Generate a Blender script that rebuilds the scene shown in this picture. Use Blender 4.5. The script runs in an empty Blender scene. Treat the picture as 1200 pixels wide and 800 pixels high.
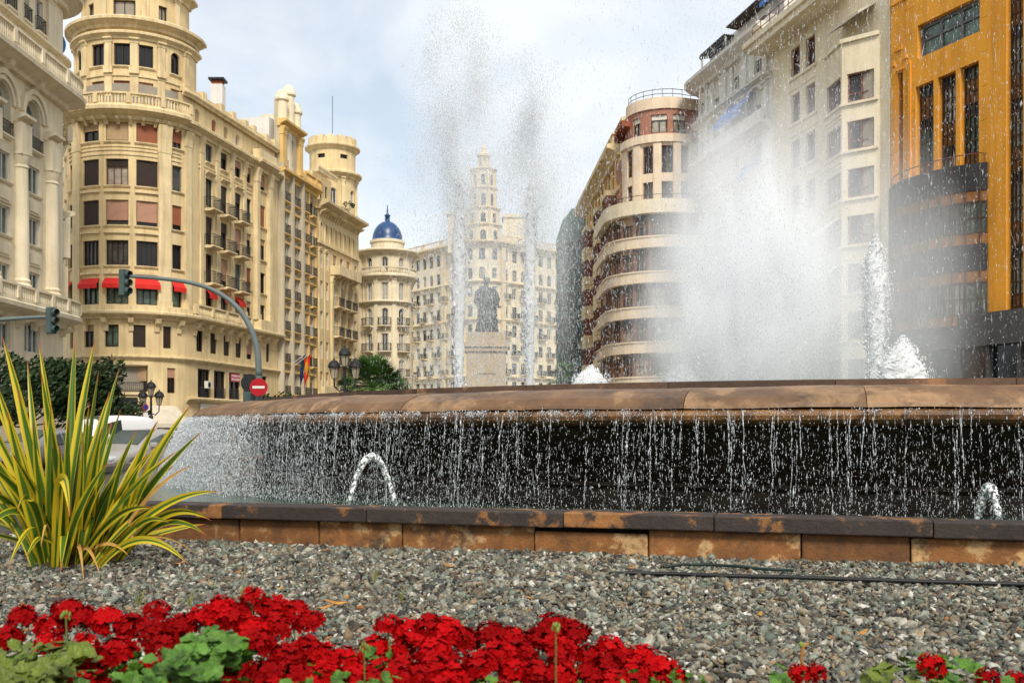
import bpy, bmesh, math, random
import numpy as np
from mathutils import Vector, Matrix
random.seed(7); rng = np.random.default_rng(7)
SC = bpy.context.scene; COL = SC.collection
R = math.radians
F, HZ, EYE = 1200.0, 503.0, 1.3          # focal length and horizon in photo pixels, eye height in metres

# ------------------------------------------------------------------ camera, sky, sun, exposure
cam_d = bpy.data.cameras.new('camera'); cam = bpy.data.objects.new('camera', cam_d); COL.objects.link(cam)
cam.location = (0, 0, EYE); cam.rotation_euler = (R(90), 0, 0)
cam_d.sensor_width = 36; cam_d.lens = 36; cam_d.shift_y = (HZ-400)/1200; cam_d.clip_start = .1; cam_d.clip_end = 3000
cam_d.dof.use_dof = True; cam_d.dof.focus_distance = 15; cam_d.dof.aperture_fstop = 4.0
SC.camera = cam
SUN_EL, SUN_AZ = 44, 168                   # degrees; azimuth clockwise from +Y (behind the camera, to its right)
world = bpy.data.worlds.new('World'); SC.world = world; world.use_nodes = True
wt = world.node_tree; wt.nodes.clear()
sky = wt.nodes.new('ShaderNodeTexSky'); sky.sky_type = 'NISHITA'; sky.sun_disc = False
sky.sun_elevation = R(SUN_EL); sky.sun_rotation = R(SUN_AZ); sky.air_density = 1.3; sky.dust_density = 1.2
tc = wt.nodes.new('ShaderNodeTexCoord'); mp = wt.nodes.new('ShaderNodeMapping'); mp.inputs['Scale'].default_value = (1.0, 1.0, 2.0)
mp.inputs['Location'].default_value = (.35, .1, .2)
cn = wt.nodes.new('ShaderNodeTexNoise'); cn.inputs['Scale'].default_value = 2.6; cn.inputs['Detail'].default_value = 7; cn.inputs['Roughness'].default_value = .52; cn.inputs['Distortion'].default_value = .35
cr = wt.nodes.new('ShaderNodeValToRGB'); cr.color_ramp.elements[0].position = .36; cr.color_ramp.elements[0].color = (.50,.50,.50,1); cr.color_ramp.elements[1].position = .56
cc = wt.nodes.new('ShaderNodeTexNoise'); cc.inputs['Scale'].default_value = 3.1; cc.inputs['Detail'].default_value = 5
ccr = wt.nodes.new('ShaderNodeValToRGB'); ccr.color_ramp.elements[0].position = .3; ccr.color_ramp.elements[0].color = (6.3,6.85,7.4,1); ccr.color_ramp.elements[1].position = .68; ccr.color_ramp.elements[1].color = (7.9,7.95,7.95,1)
mx = wt.nodes.new('ShaderNodeMix'); mx.data_type = 'RGBA'
bg = wt.nodes.new('ShaderNodeBackground'); bg.inputs['Strength'].default_value = .105
wo = wt.nodes.new('ShaderNodeOutputWorld')
L = wt.links.new
L(tc.outputs['Generated'], mp.inputs['Vector']); L(mp.outputs['Vector'], cn.inputs['Vector']); L(mp.outputs['Vector'], cc.inputs['Vector'])
L(cn.outputs['Fac'], cr.inputs['Fac']); L(cc.outputs['Fac'], ccr.inputs['Fac'])
L(cr.outputs['Color'], mx.inputs['Factor']); L(sky.outputs['Color'], mx.inputs['A']); L(ccr.outputs['Color'], mx.inputs['B'])
L(mx.outputs['Result'], bg.inputs['Color']); L(bg.outputs['Background'], wo.inputs['Surface'])
sun_d = bpy.data.lights.new('sun', 'SUN'); sun_d.energy = 2.7; sun_d.angle = R(15); sun_d.color = (1, .92, .80)
sun = bpy.data.objects.new('sun', sun_d); COL.objects.link(sun)
sdir = Vector((math.sin(R(SUN_AZ))*math.cos(R(SUN_EL)), math.cos(R(SUN_AZ))*math.cos(R(SUN_EL)), math.sin(R(SUN_EL))))
sun.rotation_euler = sdir.to_track_quat('Z', 'Y').to_euler()
vs = SC.view_settings; vs.view_transform = 'Standard'; vs.look = 'None'; vs.gamma = 1; vs.exposure = 0.42; vs.use_curve_mapping = False
SC.cycles.use_denoising = True
SC.cycles.max_bounces = 11; SC.cycles.volume_bounces = 7; SC.cycles.transparent_max_bounces = 12
SC.cycles.volume_step_rate = 1.0; SC.cycles.caustics_reflective = False; SC.cycles.caustics_refractive = False

# ------------------------------------------------------------------ helpers
def gx(x, Y): return (x-600)*Y/F
def gz(y, Y): return EYE + (HZ-y)*Y/F
def at(x, y, Y): return Vector((gx(x, Y), Y, gz(y, Y)))

def lin(c):                                # sRGB 0..255 -> linear
    return tuple((v/255/12.92 if v/255 <= .04045 else ((v/255+.055)/1.055)**2.4) for v in c)
MATS = {}
def mat(name, col, rough=.7, noise=.15, scale=.8, fine=9, bump=0, metal=0, streak=0, stain=None, spec=.3, detail=6):
    if name in MATS: return MATS[name]
    m = bpy.data.materials.new(name); m.use_nodes = True; t = m.node_tree; n = t.nodes; l = t.links.new
    b = n['Principled BSDF']; b.inputs['Roughness'].default_value = rough; b.inputs['Metallic'].default_value = metal
    b.inputs['Specular IOR Level'].default_value = spec
    tc = n.new('ShaderNodeTexCoord')
    a = n.new('ShaderNodeTexNoise'); a.inputs['Scale'].default_value = scale; a.inputs['Detail'].default_value = detail; a.inputs['Roughness'].default_value = .62
    l(tc.outputs['Object'], a.inputs['Vector'])
    r = n.new('ShaderNodeValToRGB'); e = r.color_ramp.elements
    e[0].position = .3; e[1].position = .7
    e[0].color = tuple(c*(1-noise) for c in col[:3])+(1,); e[1].color = tuple(min(1, c*(1+noise)) for c in col[:3])+(1,)
    l(a.outputs['Fac'], r.inputs['Fac']); out = r.outputs['Color']
    if streak:                             # rain-washed dirt running down a facade
        mpn = n.new('ShaderNodeMapping'); mpn.inputs['Scale'].default_value = (1.6, 1.6, .12); l(tc.outputs['Object'], mpn.inputs['Vector'])
        s = n.new('ShaderNodeTexNoise'); s.inputs['Scale'].default_value = 1.3; s.inputs['Detail'].default_value = 7; s.inputs['Roughness'].default_value = .68; l(mpn.outputs['Vector'], s.inputs['Vector'])
        sr = n.new('ShaderNodeValToRGB'); sr.color_ramp.elements[0].position = .45; sr.color_ramp.elements[1].position = .70
        sr.color_ramp.elements[0].color = (0, 0, 0, 1); sr.color_ramp.elements[1].color = (streak,)*3+(1,)
        l(s.outputs['Fac'], sr.inputs['Fac'])
        mm = n.new('ShaderNodeMix'); mm.data_type = 'RGBA'; l(sr.outputs['Color'], mm.inputs['Factor']); l(out, mm.inputs['A'])
        mm.inputs['B'].default_value = tuple((stain or tuple(c*.42 for c in col[:3])))[:3]+(1,); out = mm.outputs['Result']
    l(out, b.inputs['Base Color'])
    if bump:
        f = n.new('ShaderNodeTexNoise'); f.inputs['Scale'].default_value = fine; f.inputs['Detail'].default_value = 5; l(tc.outputs['Object'], f.inputs['Vector'])
        bp = n.new('ShaderNodeBump'); bp.inputs['Strength'].default_value = bump; bp.inputs['Distance'].default_value = .02
        l(f.outputs['Fac'], bp.inputs['Height']); l(bp.outputs['Normal'], b.inputs['Normal'])
    MATS[name] = m; return m

class MB:
    def __init__(s): s.v = []; s.f = []
    def vs(s, pts): i = len(s.v); s.v.extend(tuple(p) for p in pts); return i
    def face(s, pts): i = s.vs(pts); s.f.append(tuple(range(i, i+len(pts))))
    def box(s, c, d, rz=0, tilt=None):
        m = Matrix.Rotation(rz, 4, 'Z')
        if tilt is not None: m = m @ tilt.to_4x4()
        i = len(s.v)
        for x in (-.5, .5):
            for y in (-.5, .5):
                for z in (-.5, .5): s.v.append(tuple(Vector(c)+m @ Vector((x*d[0], y*d[1], z*d[2]))))
        for q in ((0,1,3,2),(4,6,7,5),(0,4,5,1),(2,3,7,6),(0,2,6,4),(1,5,7,3)): s.f.append(tuple(i+k for k in q))
    def loft(s, rings, closed=True, caps=True):
        n = len(rings[0]); base = len(s.v)
        for r in rings: s.v.extend(tuple(p) for p in r)
        for a in range(len(rings)-1):
            for k in range(n if closed else n-1):
                k2 = (k+1) % n
                s.f.append((base+a*n+k, base+a*n+k2, base+(a+1)*n+k2, base+(a+1)*n+k))
        if caps and closed:
            s.f.append(tuple(base+k for k in range(n))[::-1]); s.f.append(tuple(base+(len(rings)-1)*n+k for k in range(n)))
    def tube(s, pts, rad, n=8, caps=True):
        pts = [Vector(p) for p in pts]; rings = []
        rad = rad if hasattr(rad, '__len__') else [rad]*len(pts)
        up = None
        for i, p in enumerate(pts):
            t = (pts[min(i+1, len(pts)-1)]-pts[max(i-1, 0)]).normalized()
            if up is None:
                up = t.orthogonal().normalized()
            a = (up - t*up.dot(t)).normalized(); up = a; b = t.cross(a)
            rings.append([p+(a*math.cos(2*math.pi*k/n)+b*math.sin(2*math.pi*k/n))*rad[i] for k in range(n)])
        s.loft(rings, True, caps)
    def lathe(s, prof, c=(0,0,0), n=16, wob=0):   # prof: (radius, z)
        rings = []
        for r, z in prof:
            rings.append([(c[0]+(r*(1+wob*math.sin(5*a+z*3)))*math.cos(a), c[1]+(r*(1+wob*math.sin(5*a+z*3)))*math.sin(a), c[2]+z) for a in [2*math.pi*k/n for k in range(n)]])
        s.loft(rings)
    def build(s, name, material, parent=None, origin=(0,0,0), smooth=False):
        o_ = Vector(origin)
        me = bpy.data.meshes.new(name); me.from_pydata([tuple(Vector(p)-o_) for p in s.v], [], s.f); me.update()
        if material is not None: me.materials.append(material)
        if smooth: me.polygons.foreach_set('use_smooth', [True]*len(me.polygons))
        ob = bpy.data.objects.new(name, me); COL.objects.link(ob)
        if parent is not None: ob.parent = parent
        else: ob.location = o_
        return ob

def tag(o, label=None, cat=None, group=None, kind=None):
    if label: o['label'] = label
    if cat: o['category'] = cat
    if group: o['group'] = group
    if kind: o['kind'] = kind
    return o
def empty(name, loc, label, cat, group=None, rz=0):
    o = bpy.data.objects.new(name, None); COL.objects.link(o); o.location = loc; o.rotation_euler = (0, 0, rz); o.empty_display_size = .2
    return tag(o, label, cat, group)
def copy_tree(o, parent=None):
    c = o.copy(); COL.objects.link(c); c.parent = parent
    for ch in list(o.children): copy_tree(ch, c)
    return c
def np_mesh(name, V, Fc, material, parent=None, colors=None, smooth=False, loc=None):
    me = bpy.data.meshes.new(name); V = np.asarray(V, np.float32); Fc = np.asarray(Fc, np.int32); k = Fc.shape[1]
    me.vertices.add(len(V)); me.vertices.foreach_set('co', V.ravel())
    me.loops.add(Fc.size); me.loops.foreach_set('vertex_index', Fc.ravel())
    me.polygons.add(len(Fc)); me.polygons.foreach_set('loop_start', np.arange(0, Fc.size, k, dtype=np.int32))
    try: me.polygons.foreach_set('loop_total', np.full(len(Fc), k, np.int32))
    except Exception: pass
    if smooth: me.polygons.foreach_set('use_smooth', np.ones(len(Fc), bool))
    me.update(calc_edges=True)
    if colors is not None:
        ca = me.color_attributes.new('tint', 'FLOAT_COLOR', 'POINT'); ca.data.foreach_set('color', np.asarray(colors, np.float32).ravel())
    me.materials.append(material)
    ob = bpy.data.objects.new(name, me); COL.objects.link(ob); ob.parent = parent
    if loc is not None: ob.location = loc
    return ob

# ---- plan lines of facades, walked left to right as seen from the square; off > 0 is towards the street
class Path:
    def __init__(s, pts):
        s.p = [Vector((p[0], p[1])) for p in pts]; s.s = [0]
        for a, b in zip(s.p, s.p[1:]): s.s.append(s.s[-1]+(b-a).length)
        s.t = [(b-a).normalized() for a, b in zip(s.p, s.p[1:])]; s.n = [Vector((t.y, -t.x)) for t in s.t]; s.len = s.s[-1]
    def seg(s, u):
        for i in range(len(s.t)):
            if u <= s.s[i+1]+1e-6: return i
        return len(s.t)-1
    def at(s, u, off=0):
        i = s.seg(u); q = s.p[i]+s.t[i]*(u-s.s[i])
        for k in range(1, len(s.p)-1):
            if abs(u-s.s[k]) < 1e-5:
                m = (s.n[k-1]+s.n[k]); m = m/ (m.length_squared/2); return s.p[k]+m*off
        return q+s.n[i]*off
    def n_at(s, u): return s.n[s.seg(u)]
    def breaks(s, a, b): return [a]+[x for x in s.s[1:-1] if a+1e-4 < x < b-1e-4]+[b]
    def upx(s, px, last=False):            # where the sight line through photo column px meets this facade
        k = (px-600)/F; hit = None
        for i, (a, b) in enumerate(zip(s.p, s.p[1:])):
            fa = a.x-k*a.y; fb = b.x-k*b.y
            if (fa <= 0 <= fb) or (fb <= 0 <= fa):
                h = s.s[i]+(s.s[i+1]-s.s[i])*(fa/(fa-fb) if fa != fb else 0)
                if last or hit is None: hit = h
        if hit is None:                    # outside: extend the last straight
            a, t = s.p[-1], s.t[-1]; hit = s.len+(k*a.y-a.x)/(t.x-k*t.y)
        return hit
    def z(s, y, u): return gz(y, s.at(u).y)
def arc(cx, cy, r, a0, a1, n): return [(cx+r*math.sin(R(a0+(a1-a0)*i/n)), cy-r*math.cos(R(a0+(a1-a0)*i/n))) for i in range(n+1)]
def P3(v, z): return (v.x, v.y, z)
def sweep(mb, path, u0, u1, prof, closed=True):
    mb.loft([[P3(path.at(u, o), z) for o, z in prof] for u in path.breaks(u0, u1)], closed, closed)
def bar(mb, path, u0, u1, z0, z1, o0, o1): sweep(mb, path, u0, u1, [(o0, z0), (o1, z0), (o1, z1), (o0, z1)])
def cornice_prof(z, h, d): return [(-.06, z), (d*.25, z), (d*.32, z+h*.28), (d*.72, z+h*.48), (d*.78, z+h*.55), (d, z+h*.6), (d*1.03, z+h*.88), (d*.9, z+h), (-.06, z+h)]

SHARED = {}
def outline(w, h, arch, ins=0, n=10):
    hw = w/2-ins
    if not arch: return [(-hw, ins), (hw, ins), (hw, h-ins), (-hw, h-ins)]
    r = hw; c = h-w/2
    return [(-hw, ins), (hw, ins)]+[(r*math.cos(math.pi*k/n), c+r*math.sin(math.pi*k/n)) for k in range(n+1)]
def frame_mesh(w, h, arch, mull, trans, bw, m):
    key = ('f', round(w, 2), round(h, 2), arch, mull, trans, bw, m.name)
    if key in SHARED: return SHARED[key]
    b = MB(); o = outline(w, h, arch); i = outline(w, h, arch, bw); n = len(o)
    y0, y1 = -.05, .06
    b.loft([[(o[k][0], y1, o[k][1]), (o[k][0], y0, o[k][1]), (i[k][0], y0, i[k][1]), (i[k][0], y1, i[k][1])] for k in list(range(n))+[0]], True, False)
    top = (h-w/2) if arch else h-bw
    for k in range(mull):
        x = -w/2+w*(k+1)/(mull+1); b.box((x, 0, (bw+top)/2), (bw*.8, .08, top-bw-.004))
    if trans:
        zt = h*trans
        xs = [-w/2+bw]+[-w/2+w*(k+1)/(mull+1) for k in range(mull)]+[w/2-bw]
        for a, c in zip(xs, xs[1:]): b.box(((a+c)/2, 0, zt), (c-a-bw*.8-.004, .06, bw*.7))
    me = bpy.data.meshes.new('window'); me.from_pydata(b.v, [], b.f); me.materials.append(m); SHARED[key] = me; return me
def plate_mesh(name, w, h, arch, m, y, z0=0, ins=.03):
    key = (name, round(w, 2), round(h, 2), arch, m.name, y, round(z0, 2))
    if key in SHARED: return SHARED[key]
    b = MB()
    if arch: o = outline(w, h, True, ins)
    else: o = [(-w/2+ins, z0+ins), (w/2-ins, z0+ins), (w/2-ins, h-ins), (-w/2+ins, h-ins)]
    b.loft([[(x, y, z) for x, z in o], [(x, y+.03, z) for x, z in o]])
    me = bpy.data.meshes.new(name); me.from_pydata(b.v, [], b.f); me.materials.append(m); SHARED[key] = me; return me

class Building:
    def __init__(s, name, label, cat, origin, wallmat, group=None):
        s.o = Vector(origin); s.root = empty(name, s.o, label, cat, group); s.wm = wallmat; s.wall = MB(); s.nw = 0; s.far = None
    def part(s, name, mb, m, smooth=False, parent=None): 
        if not mb.v: return None
        if parent is None: return mb.build(name, m, s.root, s.o, smooth)
        ob = mb.build(name, m, parent, s.o+parent.location, smooth); return ob
    def strip(s, path, u0, u1, z0, z1, wins=(), off=0, depth=.45):     # a storey of wall with real openings; wins: (u, w, z, h, arch)
        mb = s.wall; us = set(path.breaks(u0, u1)); zs = {z0, z1}
        for u, w, z, h, arch in wins:
            us |= {u-w/2, u+w/2}; zs |= {z, z+h}
        us = sorted(x for x in us if u0-1e-6 <= x <= u1+1e-6); zs = sorted(x for x in zs if z0-1e-6 <= x <= z1+1e-6)
        us = [u for i, u in enumerate(us) if i == 0 or u-us[i-1] > 1e-5]
        for a, b in zip(us, us[1:]):
            pa, pb = path.at(a, off), path.at(b, off); mu = (a+b)/2; run = None
            for c, d in zip(zs, zs[1:]):
                mz = (c+d)/2
                hole = any(u-w/2 < mu < u+w/2 and z < mz < z+h for u, w, z, h, _ in wins)
                if hole:
                    if run is not None: mb.face([P3(pa, run), P3(pb, run), P3(pb, c), P3(pa, c)]); run = None
                elif run is None: run = c
            if run is not None: mb.face([P3(pa, run), P3(pb, run), P3(pb, z1), P3(pa, z1)])
        for u, w, z, h, arch in wins:
            l, r_ = u-w/2, u+w/2; br = path.breaks(l, r_)
            zt = z+h-(w/2 if arch else 0)
            for e in (l, r_): mb.face([P3(path.at(e, off), z), P3(path.at(e, off-depth), z), P3(path.at(e, off-depth), zt), P3(path.at(e, off), zt)])
            for a, b in zip(br, br[1:]): mb.face([P3(path.at(a, off), z), P3(path.at(b, off), z), P3(path.at(b, off-depth), z), P3(path.at(a, off-depth), z)])
            if not arch:
                for a, b in zip(br, br[1:]): mb.face([P3(path.at(a, off), z+h), P3(path.at(b, off), z+h), P3(path.at(b, off-depth), z+h), P3(path.at(a, off-depth), z+h)])
            else:
                n = 10; pts = [(u-w/2*math.cos(math.pi*k/n), zt+w/2*math.sin(math.pi*k/n)) for k in range(n+1)]
                for (a, za), (b, zb) in zip(pts, pts[1:]):
                    mb.face([P3(path.at(a, off), za), P3(path.at(b, off), zb), P3(path.at(b, off-depth), zb), P3(path.at(a, off-depth), za)])
                    mb.face([P3(path.at(a, off), za), P3(path.at(b, off), zb), P3(path.at(b, off), z+h), P3(path.at(a, off), z+h)])
        for e in (u0, u1): mb.face([P3(path.at(e, off), z0), P3(path.at(e, off-.6), z0), P3(path.at(e, off-.6), z1), P3(path.at(e, off), z1)])
    def window(s, path, u, w, z, h, arch=False, frame=None, pane=None, blind=None, bf=0, mull=1, trans=0, inset=.2, off=0, bw=.09, name='window', simple=False):
        a, b = path.at(u-w/2, off-inset), path.at(u+w/2, off-inset); c = (a+b)/2; d = b-a
        s.nw += 1
        if name == 'window' and s.nw > 100: simple = True
        fo = bpy.data.objects.new(name, frame_mesh(d.length, h, arch, mull, trans, bw, frame or M['frame_brown'])); COL.objects.link(fo); fo.parent = s.root
        fo.location = Vector((c.x, c.y, z))-s.o; fo.rotation_euler = (0, 0, math.atan2(d.y, d.x))
        p = bpy.data.objects.new('pane', plate_mesh('pane', d.length, h, arch, pane or M['pane_dark'], .065)); COL.objects.link(p); p.parent = fo
        if blind and bf > 0:
            q = bpy.data.objects.new('blind', plate_mesh('blind', d.length, h, arch and bf > .99, blind, -.085, h*(1-bf))); COL.objects.link(q); q.parent = fo
        return fo
    def floor(s, path, u0, u1, z0, z1, wins, off=0, sill=None, depth=.45):  # wins: dicts
        s.strip(path, u0, u1, z0, z1, [(w['u'], w['w'], w['z'], w['h'], w.get('arch', False)) for w in wins if w['u']-w['w']/2 >= u0-.01 and w['u']+w['w']/2 <= u1+.01], off, depth)
        for w in wins:
            k = {x: y for x, y in w.items() if x not in ('u', 'w', 'z', 'h')}
            s.window(path, w['u'], w['w'], w['z'], w['h'], off=off, **k)
            if sill:
                mb = MB(); sweep(mb, path, w['u']-w['w']/2-.14, w['u']+w['w']/2+.14, [(off-.05, w['z']-.22), (off+.08, w['z']-.2), (off+.16, w['z']-.1), (off+.16, w['z']-.03), (off-.05, w['z']-.015)])
                s.part('window_sill', mb, sill)
    def cornice(s, path, u0, u1, z, h, d, m, name='cornice'):
        mb = MB(); sweep(mb, path, u0, u1, cornice_prof(z, h, d)); s.part(name, mb, m)
    def band(s, path, u0, u1, z0, z1, o0, o1, m, name='string_course'):
        mb = MB(); bar(mb, path, u0, u1, z0, z1, o0, o1); s.part(name, mb, m)
    def pilaster(s, path, u, w, z0, z1, d, m, cap=.5, off=0):
        mb = MB(); bar(mb, path, u-w/2, u+w/2, z0+.5, z1-cap, off-.05, off+d); bar(mb, path, u-w/2-.08, u+w/2+.08, z0, z0+.497, off-.05, off+d+.09)
        if cap: sweep(mb, path, u-w/2-.05, u+w/2+.05, [(off-.05, z1-cap+.003), (off+d+.03, z1-cap+.003), (off+d+.07, z1-cap*.5), (off+d+.2, z1-.12), (off+d+.2, z1), (off-.05, z1)])
        s.part('pilaster', mb, m)
    def brackets(s, path, u0, u1, z, h, d, m, step=1.2, w=.26, off=0):
        n = max(1, round((u1-u0)/step))
        for k in range(n):
            u = u0+(k+.5)*(u1-u0)/n; mb = MB()
            sweep(mb, path, u-w/2, u+w/2, [(off-.05, z-h), (off+d*.22, z-h), (off+d*.35, z-h*.55), (off+d*.8, z-h*.35), (off+d, z), (off-.05, z)]); s.part('bracket', mb, m)
    def balustrade(s, path, u0, u1, z0, h, off, m, step=.24, posts=None, thick=.2):
        mb = MB(); bar(mb, path, u0, u1, z0, z0+.14, off-thick/2, off+thick/2); bar(mb, path, u0, u1, z0+h-.13, z0+h, off-thick/2-.03, off+thick/2+.03)
        n = max(2, int((u1-u0)/step)); pn = posts or 12
        for k in range(n):
            u = u0+(k+.5)*(u1-u0)/n; c = path.at(u, off)
            if k % pn == 0: mb.box((c.x, c.y, z0+h/2), (.34, .34, h-.28), math.atan2(path.t[path.seg(u)].y, path.t[path.seg(u)].x)); continue
            zz = [z0+.143, z0+.2*h+.05, z0+.45*h, z0+.72*h, z0+h-.133]; rr = [.06, .085, .085, .045, .07]
            mb.loft([[(c.x+r*math.cos(a), c.y+r*math.sin(a), q) for a in [math.pi*.25+math.pi/3*j for j in range(6)]] for q, r in zip(zz, rr)])
        s.part('balustrade', mb, m)
    def balcony(s, path, u, w, z, d, m, rail, h=1.0, off=0, thick=.22, step=.11, bw=.026):
        mb = MB(); sweep(mb, path, u-w/2, u+w/2, [(off-.05, z-thick), (off+d*.6, z-thick), (off+d-.06, z-.12), (off+d, z-.1), (off+d, z), (off-.05, z)])
        bo = s.part('balcony', mb, m)
        rp = Path([path.at(u-w/2+.05, off+.03), path.at(u-w/2+.05, off+d-.05)]+[path.at(x, off+d-.05) for x in path.breaks(u-w/2+.05, u+w/2-.05)[1:-1]]+[path.at(u+w/2-.05, off+d-.05), path.at(u+w/2-.05, off+.03)])
        rb = MB(); n = int(rp.len/step)
        for zz, t in ((z+.08, .03), (z+h*.78, .02), (z+h, .045)):
            rb.tube([P3(p, zz) for p in rp.p], t*.7, 4)
        for k in range(n+1):
            c = rp.at(min(rp.len, k*rp.len/n)); rb.box((c.x, c.y, z+h/2+.03), (bw, bw, h-.1), .3)
        ro = rb.build('railing', rail, bo, s.o); return bo
    def body(s, path, depth, z0, z1, m, u0=0, u1=None, inset=.5, name='roof', top_m=None):     # the mass behind the facade: sides, back, flat roof
        u1 = path.len if u1 is None else u1
        f = [path.at(u, -inset) for u in path.breaks(u0, u1)]
        a = path.at(u0, -depth); b = path.at(u1, -depth)
        ring = f+[b, a]; mb = MB(); mb.loft([[P3(p, z0) for p in ring], [P3(p, z1) for p in ring]]); return s.part(name, mb, m)
    def done(s, name='wall'): s.part(name, s.wall, s.wm)

M = {}
M['frame_brown'] = mat('frame_brown', (.035,.018,.012), .55, .2, 3)
M['frame_white'] = mat('frame_white', (.62,.60,.55), .5, .08, 3)
M['frame_tan'] = mat('frame_tan', (.20,.105,.065), .6, .25, 3)
M['stucco_peach'] = mat('stucco_peach', (.74,.60,.44), .85, .12, .5, bump=.3, streak=.5, stain=(.42,.33,.22))
M['frame_grey'] = mat('frame_grey', (.12,.12,.125), .45, .15, 3)
M['frame_rust'] = mat('frame_rust', (.17,.055,.03), .6, .2, 3)
M['pane_dark'] = mat('pane_dark', (.012,.012,.014), .12, .5, .9, spec=.45)
M['pane_mid'] = mat('pane_mid', (.075,.075,.07), .15, .6, 1.1, spec=.5)
M['pane_green'] = mat('pane_green', (.09,.14,.11), .15, .7, 1.3, spec=.5)
M['pane_curtain'] = mat('pane_curtain', (.36,.33,.27), .35, .35, 2.2, spec=.5)
M['pane_teal'] = mat('pane_teal', (.03,.085,.085), .2, .6, .5, spec=.5)
M['blind_brown'] = mat('blind_brown', (.028,.015,.011), .6, .3, 2.5)
M['blind_tan'] = mat('blind_tan', (.38,.26,.15), .65, .15, 1.5)
M['blind_pink'] = mat('blind_pink', (.40,.22,.15), .65, .15, 1.5)
M['blind_rust'] = mat('blind_rust', (.27,.09,.045), .65, .15, 1.5)
M['blind_white'] = mat('blind_white', (.62,.58,.50), .65, .1, 1.5)
M['iron'] = mat('iron', (.014,.014,.015), .5, .3, 4)
M['stucco'] = mat('stucco', (.70,.555,.31), .85, .13, .45, bump=.3, streak=.55, stain=(.36,.24,.11))
M['stucco_trim'] = mat('stucco_trim', (.71,.58,.345), .85, .14, .8, bump=.3, streak=.6, stain=(.33,.22,.10))
M['stucco_pale'] = mat('stucco_pale', (.75,.66,.48), .85, .12, .5, bump=.3, streak=.5, stain=(.46,.37,.22))
M['stucco_yellow'] = mat('stucco_yellow', (.70,.47,.17), .85, .12, .6, bump=.2, streak=.4, stain=(.38,.23,.09))
M['stucco_grey'] = mat('stucco_grey', (.50,.44,.32), .85, .12, .6, bump=.2, streak=.4)
M['white_plaster'] = mat('white_plaster', (.70,.68,.63), .9, .08, .5, streak=.35, stain=(.48,.45,.4))
M['roof_grey'] = mat('roof_grey', (.30,.27,.22), .9, .15, .6)
M['red_cloth'] = mat('red_cloth', (.62,.022,.016), .7, .08, 2)
M['blue_cloth'] = mat('blue_cloth', (.05,.19,.55), .7, .15, 2)
M['cream_cloth'] = mat('cream_cloth', (.56,.50,.40), .7, .12, 1.5)
M['terracotta'] = mat('terracotta', (.28,.085,.045), .85, .25, 2.5, bump=.3)
M['blue_tile'] = mat('blue_tile', (.012,.055,.17), .35, .35, 2.0, spec=.5)
# ------------------------------------------------------------------ buildings, left side of the square
def pick(seq): return random.choice(seq)
def brown_style():
    r = random.random(); d = dict(frame=M['frame_brown'], mull=pick([1, 1, 2]), trans=.0)
    if r < .38: d.update(pane=M['pane_dark'], blind=M['blind_brown'], bf=pick([.35, .6, .997]))
    elif r < .52: d.update(pane=M['pane_dark'], blind=M['blind_pink'], bf=pick([.4, .75, .97]))
    elif r < .64: d.update(pane=M['pane_mid'], blind=M['blind_tan'], bf=pick([.3, .5]))
    elif r < .74: d.update(pane=M['pane_dark'], blind=M['blind_rust'], bf=pick([.5, .97]))
    else: d.update(pane=pick([M['pane_dark'], M['pane_mid'], M['pane_green']]), frame=pick([M['frame_brown'], M['frame_grey']]))
    return d
def W(u, w, z, h, **k): d = dict(u=u, w=w, z=z, h=h); d.update(k); return d

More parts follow.
